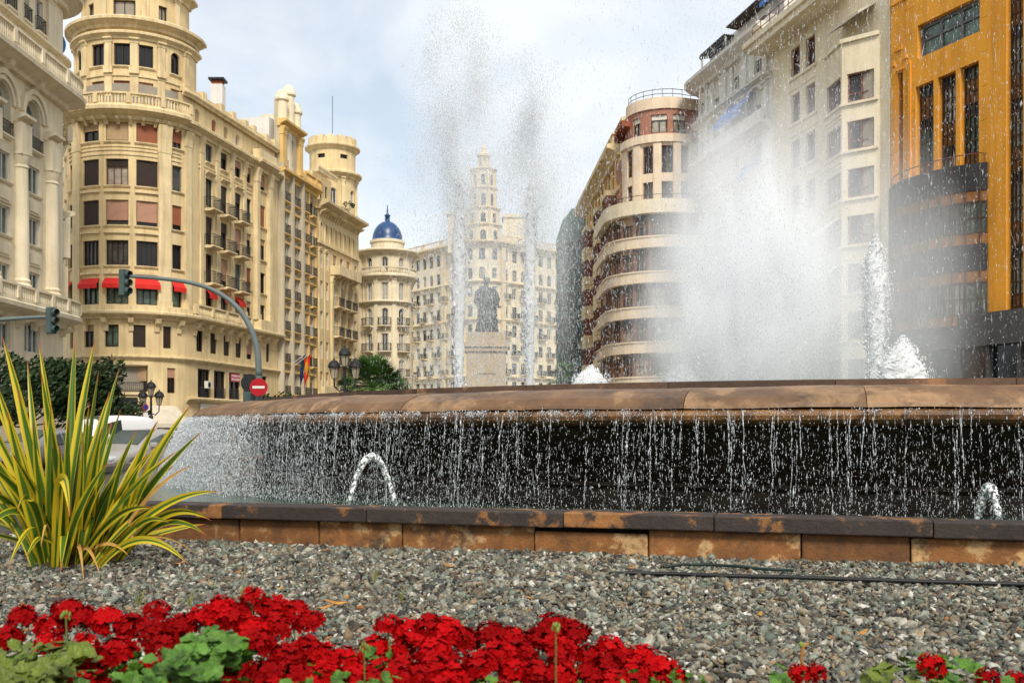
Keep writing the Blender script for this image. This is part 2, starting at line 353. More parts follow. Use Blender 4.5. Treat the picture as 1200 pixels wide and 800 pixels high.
# --- cream corner building with arches, far left
def arched_building():
    X = -29.0
    Yc = 65.6
    p = Path([(X, 47.0), (X, Yc)]+arc(X-2.6, Yc, 2.6, 90, 200, 12)[1:]+[(X-11, Yc+5.5)])
    b = Building('apartment_building', 'cream corner building with tall arches, half columns and balustraded balconies at the left edge', 'building', (X-3, 62, 0), M['stucco_pale'])
    tr = M['stucco_pale']
    U = lambda px: p.upx(px)
    us = [U(-30), U(2), U(38)]; pil = [U(-48), U(-14), U(22), U(57.5)]
    ue = U(75)      # end of the straight
    style = lambda: dict(frame=M['frame_white'], pane=pick([M['pane_green'], M['pane_teal'], M['pane_mid']]), mull=2, bw=.1)
    L0, L1 = 0.0, p.len
    b.floor(p, L0, L1, -.2, 5.6, [W(u, 1.9, 2.2, 2.4, **style()) for u in us])
    b.floor(p, L0, L1, 5.6, 8.4, [W(u, 2.0, 5.9, 1.75, **style()) for u in us]+[W(ue+.9, .7, 5.9, 1.7, frame=M['frame_white'], mull=0)])
    b.band(p, L0, L1, 5.25, 5.5, -.05, .12, tr)
    for z in (8.4, 11.7, 14.8): 
        b.floor(p, L0, L1, z, z+(3.3 if z < 9 else 3.1), [W(u, 1.95, z+.75, 1.65, **style()) for u in us]+[W(ue+.8, .8, z+.5, 2.0, frame=M['frame_white'], mull=0), W(ue+2.6, .8, z+.4, 2.1, frame=M['frame_brown'], mull=0)], sill=tr)
        if z > 9:
            for u in us:
                b.band(p, u-1.0, u+1.0, z-.55, z+.35, -.05, .10, tr, 'relief_panel'); b.band(p, u-.6, u+.6, z-.4, z+.2, .08, .17, tr, 'relief_panel')
    # arch storey
    b.floor(p, L0, L1, 17.9, 22.0, [W(u, 2.1, 18.1, 3.0, arch=True, frame=M['frame_white'], pane=M['pane_green'], mull=2, trans=.55, inset=.4) for u in us]+[W(ue+.8, .8, 18.3, 2.0, frame=M['frame_white'], mull=0)])
    for u in us:                                              # archivolts, keystones, little railings
        for r0, r1, o in ((1.12, 1.38, .16), (1.42, 1.72, .28)):
            mb = MB(); rings = []
            for k in range(17):
                a = math.pi*k/16
                rings.append([P3(p.at(u-r*math.cos(a), oo), 20.05+r*math.sin(a)) for r, oo in ((r0, -.05), (r0, o), (r1, o), (r1, -.05))])
            mb.loft(rings); b.part('archivolt', mb, tr)
        b.brackets(p, u-.35, u+.35, 22.35, 1.0, .75, tr, step=.7, w=.5)
        bo = b.balcony(p, u, 2.0, 18.14, .28, tr, M['iron'], h=.75, thick=.2)
    # half columns over the middle storeys
    for u in pil:
        c = p.at(u, .12); mb = MB()
        mb.lathe([(.62, 9.3), (.62, 9.75), (.5, 9.85), (.56, 10.0), (.46, 10.15), (.47, 12.5), (.40, 16.6), (.46, 16.65), (.42, 16.8), (.60, 17.3), (.64, 17.35)], (c.x, c.y, 0), 20)
        b.part('column', mb, tr, smooth=False)
        b.band(p, u-.62, u+.62, 17.36, 19.2, -.05, .5, tr, 'impost'); b.cornice(p, u-.7, u+.7, 19.2, .55, .72, tr, 'impost_cornice')
        b.band(p, u-.6, u+.6, 8.62, 9.295, -.05, .68, tr, 'pedestal')
    # lower and upper balconies with balustrades
    b.cornice(p, L0, ue+4.6, 7.75, .85, 1.15, tr); b.balustrade(p, L0, ue+4.2, 8.61, .95, .95, tr, posts=9)
    b.brackets(p, L0, ue, 7.76, .5, .8, tr, step=2.0, w=.4)
    b.cornice(p, L0, ue+.1, 21.95, .85, 1.35, tr); b.balustrade(p, L0, ue+.05, 22.81, 1.05, 1.12, tr, posts=14)
    # rounded corner: curved bays
    ca, cb = ue+.3, min(L1-.6, ue+4.5)
    b.band(p, ca, cb, 12.6, 15.6, -.05, .55, tr, 'curved_bay'); b.cornice(p, ca, cb, 15.0, .7, .85, tr, 'bay_cornice'); b.band(p, ca, cb, 8.7, 12.0, -.05, .4, tr, 'curved_bay')
    b.balcony(p, (ca+cb)/2+.4, cb-ca-1.2, 20.3, 1.0, tr, M['iron'], h=.5, thick=.9); b.balustrade(p, ca+.5, cb-.3, 20.31, 1.15, .75, tr)
    b.balcony(p, (ca+cb)/2+.6, cb-ca-1.5, 16.6, .9, tr, M['iron'], h=1.0, thick=.4)
    # attic storeys
    b.floor(p, L0, L1, 22.0, 25.0, [W(u, 1.2, 22.9, 1.75, frame=M['frame_white'], pane=M['pane_teal'], mull=1) for u in us]+[W(ue+1.2, .8, 22.5, 2.0, frame=M['frame_white'], mull=0)])
    b.floor(p, L0, L1, 25.0, 28.6, [W(u+d, .95, 25.6, 2.0, frame=M['frame_white'], pane=M['pane_mid'], mull=1) for u in us for d in (-.9, .9)]+[W(ue+1.2, .8, 25.6, 1.9, frame=M['frame_grey'], mull=0)])
    for u in us:
        for d in (-.9, .9): b.balcony(p, u+d, 1.1, 25.6, .25, tr, M['iron'], h=.85, thick=.16)
    b.cornice(p, L0, ue+.1, 24.75, .4, .5, tr); b.cornice(p, L0, L1-1, 28.4, .9, 1.2, tr)
    b.floor(p, L0, L1, 28.6, 33, [W(u+d, .95, 29.9, 2.0, frame=M['frame_white'], pane=M['pane_mid'], mull=1) for u in us for d in (-.9, .9)])
    b.cornice(p, L0, L1-1, 32.6, .9, .9, tr)
    for u in pil: b.pilaster(p, u, .8, 24.3, 28.3, .16, tr, cap=.35)
    b.body(p, 14, -.2, 32.9, M['roof_grey']); b.done()
    # blue shop sign high on the corner
    c = p.at(ue+2.2, .25); t = p.t[p.seg(ue+2.2)]; mb = MB(); 
    for dz in (0, 1): pass
    r = empty('blue_sign', (c.x, c.y, 27.4), 'small blue projecting sign under the top cornice of the cream arched building', 'sign')
    mb = MB(); n = p.n_at(ue+2.2)
    mb.lathe([(.02, -.05), (.62, -.05), (.68, 0), (.62, .05), (.02, .05)], (0, 0, 0), 20)
    f = mb.build('panel', M['blue_cloth'], r); f.rotation_euler = (R(90), 0, R(35)); f.scale = (1.0, 1.25, 1); f.location = (n.x*.9, n.y*.9, 0)
    mb = MB(); mb.lathe([(.02, -.07), (.3, -.07), (.3, .07), (.02, .07)], (0, 0, 0), 14); q = mb.build('emblem', M['frame_white'], f)
    mb = MB(); mb.tube([(0, 0, -.7), (n.x*.9, n.y*.9, -.7)], .05, 6); mb.tube([(n.x*.9, n.y*.9, -1.2), (n.x*.9, n.y*.9, .2)], .05, 6); mb.build('bracket', M['iron'], r)
arched_building()

# --- yellow rotunda building
def rotunda_building():
    C = (-31.2, 85.2); RR = 5.2; a0, a1 = -62, 79
    ar = arc(C[0], C[1], RR, a0, a1, 34)
    s0 = Vector(ar[0]); t0 = Vector((math.cos(R(a0)), math.sin(R(a0)))); e0 = Vector(ar[-1]); t1 = Vector((math.cos(R(a1)), math.sin(R(a1))))
    p = Path([tuple(s0-t0*12)]+ar+[tuple(e0+t1*16.4)])
    arcL = p.s[-2]-p.s[1]
    UT = lambda a: p.s[1]+(a-a0)/(a1-a0)*arcL
    E = p.s[-2]; L1 = p.len
    b = Building('apartment_building', 'yellow stucco building with rounded corner rotunda, red awnings and rows of iron balconies', 'building', (C[0], C[1], 0), M['stucco'])
    tr = M['stucco_trim']; st = M['stucco']
    A = [(-52, 1.15), (-21.5, 1.62), (3.5, 1.75), (28.5, 1.62), (56, .95)]
    F3 = [E+2.5, E+5.2, E+7.9]; bay = E+12.7; nar = E+10.0
    def row(z0, z1, zw, h, key, facade=True, arcw=1.0, bal=False, awn=False):
        ws = []
        for i, (a, w) in enumerate(A):
            s = brown_style(); s['mull'] = 2 if w > 1.3 else 0
            if key == 'F' and i in (1, 3): s.update(blind=M['blind_brown'], bf=.997)
            if key == 'F' and i == 2: s.update(pane=M['pane_curtain'], blind=M['blind_brown'], bf=.3, frame=M['frame_rust'])
            if key == 'E': s.update(blind=[M['blind_brown'], M['blind_brown'], M['blind_pink'], M['blind_pink'], M['blind_rust']][i], bf=[.9, .997, .82, .85, .8][i], mull=0)
            if key == 'G': s.update(blind=[M['blind_brown'], M['blind_tan'], M['blind_tan'], M['blind_rust'], M['blind_rust']][i], bf=[.5, .45, .95, .99, .7][i], mull=1)
            if key == 'D': s.update(blind=None, pane=[M['pane_dark'], M['pane_mid'], M['pane_mid'], M['pane_dark'], M['pane_dark']][i], mull=3 if w > 1.3 else 0)
            if key == 'C': s.update(blind=None, pane=M['pane_green'], frame=M['frame_brown'])
            ws.append(W(UT(a), w*arcw, zw, h, **s))
        nb = []
        for u in F3:
            s = brown_style(); s['mull'] = 1
            if bal: nb.append(W(u, 1.2, zw-.55, h+.55, **s))
            else: nb.append(W(u, 1.2, zw, h, **s))
        s = brown_style(); nb.append(W(nar, 1.1, zw, h, **s)); s = brown_style(); s['mull'] = 1; nb.append(W(bay, 1.75, zw, h, **s))
        left = [W(p.s[1]-d, 1.1, zw, h, **brown_style()) for d in (2.6, 6)]
        b.floor(p, 0, L1, z0, z1, left+ws+nb, sill=tr)
        if bal:
            for u in F3: b.balcony(p, u, 1.75, zw-.56, .85, tr, M['iron'], h=.95)
        return ws, nb
    # street level: piers and dark shop fronts
    shops = [W(UT(a), w, .15, 3.0, frame=M['frame_grey'], mull=1, inset=.35) for a, w in ((-33, 2.2), (3, 2.6), (40, 2.2))]+[W(E+d, 2.3, .15, 2.9, frame=M['frame_grey'], mull=2, inset=.35) for d in (2.2, 5.4, 8.6, 12.5)]
    b.floor(p, 0, L1, -.2, 3.85, shops)
    # mezzanine: three-light window on the corner, tall dark windows along the street
    big = [W(UT(3.5), 4.6, 4.25, 2.0, frame=M['frame_brown'], pane=M['pane_dark'], mull=2, bw=.14, blind=M['blind_tan'], bf=.58, inset=.32)]
    mez = [W(UT(50), .75, 4.2, 2.0, **brown_style())]+[W(E+d, 2.15, 3.95, 2.4, frame=M['frame_brown'], pane=M['pane_dark'], mull=1, bw=.12) for d in (1.6, 4.4, 7.2, 10.0, 12.9)]
    b.floor(p, 0, L1, 3.85, 7.0, [W(UT(-45), .8, 4.2, 2.0, **brown_style())]+big+mez)
    b.cornice(p, E-1.2, L1, 3.5, .42, .45, tr); b.band(p, UT(-32), UT(38), 4.02, 4.2, -.05, .16, tr)
    mb = MB(); u0, u1 = UT(3.5)-2.6, UT(3.5)+2.6
    for q0, q1, z0, z1 in ((u0, u0+.28, 4.203, 6.35), (u1-.28, u1, 4.203, 6.35)): bar(mb, p, q0, q1, z0, z1, -.05, .14)
    b.part('window_surround', mb, tr); b.band(p, u0, u1, 6.353, 6.6, -.05, .14, tr, 'window_surround')
    for u in (E+1.6, E+4.5, E+7.2): b.balcony(p, u, 1.7, 3.96, .12, tr, M['iron'], h=.85, thick=.05)
    b.balcony(p, UT(3.5), 4.5, 4.22, .1, tr, M['iron'], h=.75, thick=.05, step=.14)
    # small storey under the bracketed balcony
    small = [W(UT(a), w, 7.75, 1.75, **brown_style()) for a, w in ((-52, .8), (-23, 1.0), (-1, 1.1), (22, .95), (46, .7))]+[W(E+d, 1.2, 7.75, 1.75, **brown_style()) for d in (.9, 3.3, 5.7, 8.0, 10.2)]+[W(bay-.9, .9, 7.75, 1.75, **brown_style()), W(bay+1.5, .8, 7.75, 1.75, **brown_style())]
    b.floor(p, 0, L1, 7.0, 10.3, small)
    b.cornice(p, UT(-60), L1, 6.75, .35, .32, tr, 'string_course')
    b.brackets(p, UT(-58), L1-.3, 10.0, 1.0, .62, tr, step=1.9, w=.36)
    b.cornice(p, UT(-60), L1, 9.95, .6, .85, tr)
    b.band(p, UT(-60), E-1.0, 10.553, 10.95, -.05, .55, tr, 'parapet')
    b.balustrade(p, E-.9, E+9.2, 10.553, .95, .68, tr, step=.22, posts=11); b.band(p, bay-1.6, bay+1.8, 10.553, 11.5, -.05, .75, tr, 'parapet')
    wsC, nbC = row(10.3, 13.6, 11.1, 1.95, 'C')
    for w in wsC+nbC[:3]:                                    # red awnings
        mb = MB(); uu = w['u']; hw = w['w']/2+.08; sweep(mb, p, uu-hw, uu+hw, [(.03, 13.1), (.42, 12.62), (.42, 12.3), (.44, 12.3), (.44, 12.64), (.03, 13.14)]); b.part('red_awning', mb, M['red_cloth'])
    row(13.6, 16.9, 14.15, 1.95, 'D', bal=True)
    row(16.9, 20.1, 17.3, 1.95, 'E', bal=True)
    row(20.1, 23.4, 20.4, 2.05, 'F', bal=True)
    row(23.4, 26.0, 23.85, 1.5, 'G')
    for z in (13.55, 16.75, 19.95):
        for a, w in A[1:4]: b.band(p, UT(a)-w/2-.1, UT(a)+w/2+.1, z-.12, z+.06, -.05, .18, tr, 'window_hood')
    for u in F3:
        for z in (16.35, 19.5, 22.75): b.cornice(p, u-.72, u+.72, z, .26, .3, tr, 'window_hood')
    for z in (22.75, 23.1, 23.38): b.band(p, UT(-58), UT(60), z, z+.1, -.05, .07, tr)
    for z in (22.95, 23.3): b.band(p, E+.6, bay-2, z, z+.1, -.05, .06, tr)
    # giant pilasters
    for a in (-38, 43): b.pilaster(p, UT(a), 1.0, 10.96, 25.4, .2, tr, cap=2.2)
    for a in (-61, 68): b.pilaster(p, UT(a), .7, 10.96, 25.4, .16, tr, cap=1.2)
    for u in (E+1.1, E+3.85, E+6.55, E+9.1, bay-1.4, bay+1.4): b.pilaster(p, u, .5 if u < bay-2 else .6, 11.51, 25.6, .13 if u < bay-2 else .42, tr, cap=1.3)
    b.band(p, bay-1.7, bay+1.8, 11.51, 25.6, -.05, .1, tr, 'bay_panel') if False else None
    # main cornice
    b.cornice(p, UT(-60), UT(62), 25.5, .95, 1.05, tr); b.brackets(p, UT(-60), UT(60), 25.62, .5, .7, tr, step=.9, w=.22)
    b.balustrade(p, UT(-60), UT(64), 26.46, .98, .72, tr, step=.22, posts=10)
    b.cornice(p, UT(62)+.01, bay-2.0, 25.55, .75, .7, tr); b.cornice(p, bay-1.99, bay+2.1, 25.5, .95, 1.05, tr); b.cornice(p, bay+2.11, L1, 25.55, .75, .7, tr)
    # attic with lunettes and stepped parapet along the street
    lun = [W(E+d, .8, 26.75, 1.15, arch=True, frame=M['frame_white'], pane=pick([M['pane_dark'], M['pane_curtain']]), blind=pick([M['blind_rust'], M['blind_tan'], None]), bf=.999, mull=0) for d in (.9, 3.8, 6.0, 8.3, 12.7)]
    b.floor(p, UT(62), L1, 26.0, 28.6, lun, off=-.25)
    b.cornice(p, UT(62), L1, 28.35, .4, .25, tr, 'attic_cornice')
    for d in (1.7, 4.9, 7.1, 9.6, 11.3, 14.1, 16.0): b.band(p, E+d-.35, E+d+.35, 28.76, 29.5, -.55, .05, tr, 'parapet_block')
    b.band(p, UT(64), L1, 28.76, 29.15, -.5, -.05, st, 'parapet'); b.band(p, bay-1.8, bay+1.9, 26.46, 27.3, .02, .75, tr, 'parapet')
    b.strip(p, 0, UT(62), 26.0, 26.4)
    b.body(p, 11, -.2, 28.5, M['roof_grey'])
    # upper drum
    R2 = 4.72; d0, d1 = -100, 100
    q = Path(arc(C[0], C[1]+.1, R2, d0, d1, 40)); UQ = lambda a: (a-d0)/(d1-d0)*q.len
    B = [(-50, 1.05), (-19, 1.2), (6, 1.3), (28, 1.1), (58, .9)]
    b.floor(q, 0, q.len, 26.4, 29.3, [W(UQ(a), w, 27.75, 1.0, frame=M['frame_brown'], pane=M['pane_dark'], mull=1, blind=pick([M['blind_rust'], M['blind_tan'], M['blind_pink']]), bf=pick([.7, .98])) for a, w in B], sill=tr)
    b.floor(q, 0, q.len, 29.3, 32.2, [W(UQ(a), w, 29.95, 1.75, frame=M['frame_brown'], pane=M['pane_dark'], mull=1, arch=(abs(a) > 45)) for a, w in B], sill=tr)
    b.band(q, UQ(-95), UQ(95), 29.1, 29.3, -.05, .1, tr)
    for a in (-36, -6.5, 17, 42, 72, -66): b.pilaster(q, UQ(a), .55, 29.31, 32.1, .16, tr, cap=.4); b.band(q, UQ(a)-.3, UQ(a)+.3, 27.5, 29.05, -.05, .1, tr, 'pilaster_base')
    b.cornice(q, 0, q.len, 32.05, .55, .45, tr); b.cornice(q, 0, q.len, 32.9, .75, .85, tr, 'top_cornice'); b.strip(q, 0, q.len, 32.2, 33.4)
    q2 = Path(arc(C[0], C[1]+.1, 4.15, d0, d1, 36)); U2 = lambda a: (a-d0)/(d1-d0)*q2.len
    b.floor(q2, 0, q2.len, 33.3, 36.6, [W(U2(a), w, 33.75, 1.6, frame=M['frame_brown'], pane=M['pane_dark'], mull=1) for a, w in ((-38, .8), (6, 1.75), (48, .75))])
    for a in (-16, 28, -58, 66): b.pilaster(q2, U2(a), .5, 33.65, 36.3, .18, tr, cap=.3)
    b.cornice(q2, 0, q2.len, 36.3, .7, .7, tr, 'top_cornice')
    mb = MB(); mb.lathe([(3.9, 26.5), (3.9, 36.9), (2.4, 38.2), (.3, 38.6)], (C[0], C[1]+.1, 0), 32); b.part('drum_core', mb, M['roof_grey'])
    # shop awnings, air conditioner, notice
    for a, w in ((-33, 2.4), (40, 2.6)):
        mb = MB(); uu = UT(a); sweep(mb, p, uu-w/2, uu+w/2, [(.05, 3.15), (1.7, 1.75), (1.7, 1.45), (1.73, 1.45), (1.73, 1.78), (.05, 3.2)]); b.part('shop_awning', mb, M['cream_cloth'])
    mb = MB(); uu = E+4.2; sweep(mb, p, uu-1.5, uu+3.2, [(.05, 2.9), (1.3, 2.0), (1.33, 2.0), (.05, 2.95)]); b.part('shop_awning', mb, M['cream_cloth'])
    mb = MB(); bar(mb, p, UT(3)-1.6, UT(3)+1.6, 3.2, 3.8, .06, .35); b.part('shop_sign_board', mb, M['iron'])
    mb = MB(); bar(mb, p, E+.8, E+9, 2.75, 3.45, .06, .16); b.part('fascia', mb, M['white_plaster'])
    b.done()
    c = p.at(E+1.9, .22); r = empty('air_conditioner', (c.x, c.y, 4.75), 'white air conditioner unit hung outside a dark mezzanine window of the yellow rotunda building', 'air conditioner'); az = math.atan2(p.t[-1].y, p.t[-1].x); r.rotation_euler = (0, 0, az)
    mb = MB(); mb.box((0, 0, .3), (.8, .3, .6)); mb.build('casing', M['white_plaster'], r); mb = MB(); mb.tube([(-.1, -.152, .3), (-.1, -.18, .3)], .22, 16); mb.build('fan_grille', M['iron'], r)
    c = p.at(E+7.2, .08); r = empty('pink_notice', (c.x, c.y, 5.55), 'pink notice board with two lines of white lettering over a dark mezzanine window', 'sign'); r.rotation_euler = (0, 0, az)
    mb = MB(); mb.box((0, 0, .34), (1.72, .05, .68)); mb.build('board', mat('pink_paint', (.55, .10, .16), .6, .1), r)
    for z, s in ((.5, 5), (.2, 9)):
        x = -.76; rr = random.Random(s); mb = MB()
        while x < .72:
            w = rr.uniform(.05, .10); mb.box((x+w/2, -.03, z), (w, .01, rr.uniform(.10, .17))); x += w+rr.choice([.025, .025, .07])
        mb.build('lettering', M['frame_white'], r)
    # chimney standing behind the parapet
    c = at(270, 110, 99); r = empty('chimney', (c.x-1.2, c.y, 28.5), 'white chimney with dark cap above the parapet of the yellow rotunda building', 'chimney')
    mb = MB(); mb.box((0, 0, 3.0), (1.15, 1.1, 6.0)); mb.build('shaft', M['white_plaster'], r); mb = MB(); mb.box((0, 0, 6.2), (.95, .9, .4)); mb.build('vent', M['terracotta'], r); mb = MB(); mb.box((0, 0, 6.5), (1.5, 1.4, .2)); mb.build('cap', M['iron'], r)
    return p
p2 = rotunda_building()
LD = Vector((math.cos(R(79)), math.sin(R(79)))); L0 = p2.at(p2.len)      # the left row carries on along this line

# --- narrow grey-yellow house with a little tower and glazed bays
def narrow_house():
    p = Path([tuple(L0+LD*.02), tuple(L0+LD*10.2)])
    o = p.at(5); b = Building('town_house', 'narrow yellow and grey house with stacked bays and roof turret, right of the rotunda', 'building', (o.x, o.y, 0), M['stucco_grey'])
    tr = M['stucco_yellow']; gl = lambda: dict(frame=pick([M['frame_brown'], M['frame_white'], M['frame_grey']]), pane=pick([M['pane_dark'], M['pane_mid'], M['pane_curtain']]), mull=2, blind=pick([None, M['blind_tan'], M['blind_pink']]), bf=pick([.3, .5, .8]))
    cols = [(1.4, 1.3), (3.9, 1.5), (6.6, .9), (8.7, .9)]
    b.floor(p, 0, p.len, -.2, 4.0, [W(5, 4.6, .3, 2.6, frame=M['frame_grey'], mull=3)])
    for k in range(7):
        z = 4.0+3.2*k
        b.floor(p, 0, p.len, z, z+3.2, [W(u, w, z+.75, 2.05, **gl()) for u, w in cols])
        for u, w in cols:
            b.balcony(p, u, w+.3, z+.72, .5, tr, M['iron'], h=.9)
        b.band(p, .2, 5.1, z+2.95, z+3.2, -.05, .25, tr); b.band(p, 5.6, p.len-.1, z+2.98, z+3.2, -.05, .16, tr)
        for u in (5.7, 7.65, 9.7): b.band(p, u-.14, u+.14, z+.0, z+2.9, -.05, .2, tr, 'column')
    for u in (.25, 2.65, 5.25): b.band(p, u-.16, u+.16, 4.1, 27.5, -.05, .6, M['stucco_grey'], 'pier')
    b.cornice(p, .0, p.len, 26.3, .7, .8, tr); b.balustrade(p, 5.4, p.len, 27.0, .95, .5, tr)
    b.cornice(p, 0, 5.3, 4.3, .5, .7, tr)
    # turret
    b.floor(p, .2, 5.2, 26.4, 31.2, [W(2.7, 1.5, 28.2, 2.2, frame=M['frame_rust'], pane=M['pane_curtain'], mull=1, blind=M['blind_tan'], bf=.6)], off=.15)
    for u in (.6, 4.8): b.pilaster(p, u, .8, 27.2, 31.1, .35, tr, cap=.8, off=.15)
    b.cornice(p, 0, 5.4, 31.1, .7, .9, tr)
    b.strip(p, .5, 4.9, 31.2, 33.8)
    for u, h in ((1.0, 34.9), (2.7, 35.9), (4.4, 34.6)):
        c = p.at(u, .0); mb = MB(); mb.lathe([(.55, 31.8), (.55, h-1.2), (.72, h-1.1), (.72, h-.9), (.62, h-.7), (.45, h-.2), (.1, h)], (c.x, c.y, 0), 14); b.part('finial', mb, M['stucco_pale'])
    mb = MB(); c = p.at(2.7, -1.4); mb.lathe([(1.9, 26), (1.9, 33.6), (1.4, 34.4), (.2, 34.6)], (c.x, c.y, 0), 18) if False else mb.lathe([(1.6, 26), (1.6, 32.6), (.2, 32.7)], (c.x, c.y, 0), 18); b.part('turret_core', mb, M['stucco_pale'])
    # tall blank party wall towards the rotunda building
    mb = MB(); a = p.at(-.0, -.9); c = p.at(5.3, -.9); d = p.at(5.3, -10); e = p.at(0, -10); mb.loft([[P3(v, z) for v in (a, c, d, e)] for z in (26.0, 32.0)]); b.part('party_wall', mb, M['white_plaster'])
    b.body(p, 10, -.2, 26.6, M['roof_grey']); b.done()
narrow_house()

# --- ornate building with loggia, deep cornice and round corner tower
def loggia_building():
    p = Path([tuple(L0+LD*10.25), tuple(L0+LD*23.5)]); o = p.at(6)
    b = Building('apartment_building', 'ornate yellow building with arched loggia under a deep cornice and a round roof tower', 'building', (o.x, o.y, 0), M['stucco'])
    tr = M['stucco_trim']; sty = lambda: dict(frame=M['frame_white'], pane=pick([M['pane_mid'], M['pane_dark'], M['pane_curtain']]), mull=1, blind=pick([None, None, M['blind_tan']]), bf=.4)
    side = [1.3, 3.0]; mid = [5.3, 7.5, 9.7]; end = [12.2]
    b.floor(p, 0, p.len, -.2, 4.8, [W(u, 1.5, .4, 3.2, frame=M['frame_grey']) for u in (1.5, 5.3, 7.6, 9.9)])
    for k in range(5):
        z = 4.8+3.3*k
        b.floor(p, 0, p.len, z, z+3.3, [W(u, .75, z+.9, 1.9, **sty()) for u in side+end]+[W(u, 1.15, z+.4, 2.5, arch=(k == 3), **sty()) for u in mid])
        if k in (1, 2, 3):
            for u in mid: b.balcony(p, u, 1.9, z+.38, .9, tr, M['iron'], h=1.0)
    for u in (4.2, 6.4, 8.6, 10.8): b.pilaster(p, u, .45, 5.0, 18.4, .25, tr, cap=.7)
    b.band(p, 4.0, 11.2, 18.55, 19.6, -.05, 1.1, tr, 'balcony_front'); b.brackets(p, 4.0, 11.2, 18.55, .8, 1.0, tr, step=1.4, w=.3); b.cornice(p, .2, 4.0, 4.7, .5, .9, tr); b.band(p, .2, 4.0, 5.21, 5.95, .3, .8, tr, 'balcony_front')
    for u in (2.2, .5): b.pilaster(p, u, .3, 5.0, 21, .12, tr, cap=.4)
    lo = [1.2+1.45*i for i in range(8)]
    b.floor(p, 0, p.len, 21.3, 24.6, [W(u, .85, 22.0, 1.9, arch=True, frame=M['frame_brown'], pane=M['pane_mid'], mull=0, inset=.35) for u in lo])
    for u in lo: b.band(p, u-.6, u-.46, 21.8, 23.9, -.05, .14, tr, 'colonnette')
    b.band(p, 0, p.len, 21.45, 21.75, -.05, .25, tr); b.brackets(p, .2, p.len-.2, 25.2, .6, .95, tr, step=.7, w=.2); b.strip(p, 0, p.len, 24.6, 26.0)
    b.cornice(p, -.0, p.len, 25.15, .95, 1.3, tr)
    b.floor(p, .4, 6.0, 26.0, 29.4, [W(u, .7, 26.8, 1.7, frame=M['frame_brown'], pane=M['pane_mid'], mull=0) for u in (1.5, 3.0, 4.5)], off=-.7)
    b.cornice(p, .3, 6.1, 29.3, .6, .1, tr, 'attic_cornice')
    mb = MB(); mb.loft([[P3(p.at(u, o_), z) for u, o_ in ((.4, -1.3), (6.0, -1.3), (6.0, -9), (.4, -9))] for z in (26, 29.4)]); b.part('attic_core', mb, M['stucco_pale'])
    # round tower near the far corner
    c = p.at(11.4, -2.6); cx, cy = c.x, c.y
    t = Path(arc(cx, cy, 2.7, -110, 130, 32)); UT = lambda a: (a+110)/240*t.len
    b.floor(t, 0, t.len, 25.6, 31.0, [W(UT(a), .9, 27.4, 2.1, arch=True, frame=M['frame_white'], pane=M['pane_mid'], mull=1) for a in (-50, 10, 70)])
    for a in (-75, -25, 35, 95): b.pilaster(t, UT(a), .4, 26.4, 30.8, .22, tr, cap=.5)
    b.cornice(t, 0, t.len, 30.8, .7, .75, tr, 'tower_cornice')
    b.floor(t, 0, t.len, 31.0, 34.2, [W(UT(a), 1.0, 33.0, .5, frame=M['frame_brown'], mull=0) for a in (-20, 40)]); b.cornice(t, 0, t.len, 34.1, .6, .55, tr, 'tower_cornice')
    for a in range(-95, 130, 25): b.band(t, UT(a)-.38, UT(a)+.38, 34.7, 35.7, -.4, .15, tr, 'merlon')
    b.strip(t, 0, t.len, 34.2, 35.45)
    mb = MB(); mb.lathe([(2.15, 25), (2.15, 35.2), (.2, 35.3)], (cx, cy, 0), 24); b.part('tower_core', mb, M['stucco_yellow'])
    mb = MB(); mb.tube([(cx, cy, 35), (cx, cy, 41)], .035, 5); b.part('mast', mb, M['iron'])
    b.body(p, 12, -.2, 25.7, M['roof_grey']); b.done()
    # shrub growing on the cornice terrace
    leaf_cluster('roof_shrub', (p.at(8.4, .3).x, p.at(8.4, .3).y, 26.1), 'dark green shrub growing on the roof terrace beside the round tower', 'shrub', 1.0, 1.6, 320, M['leaf_dark'])

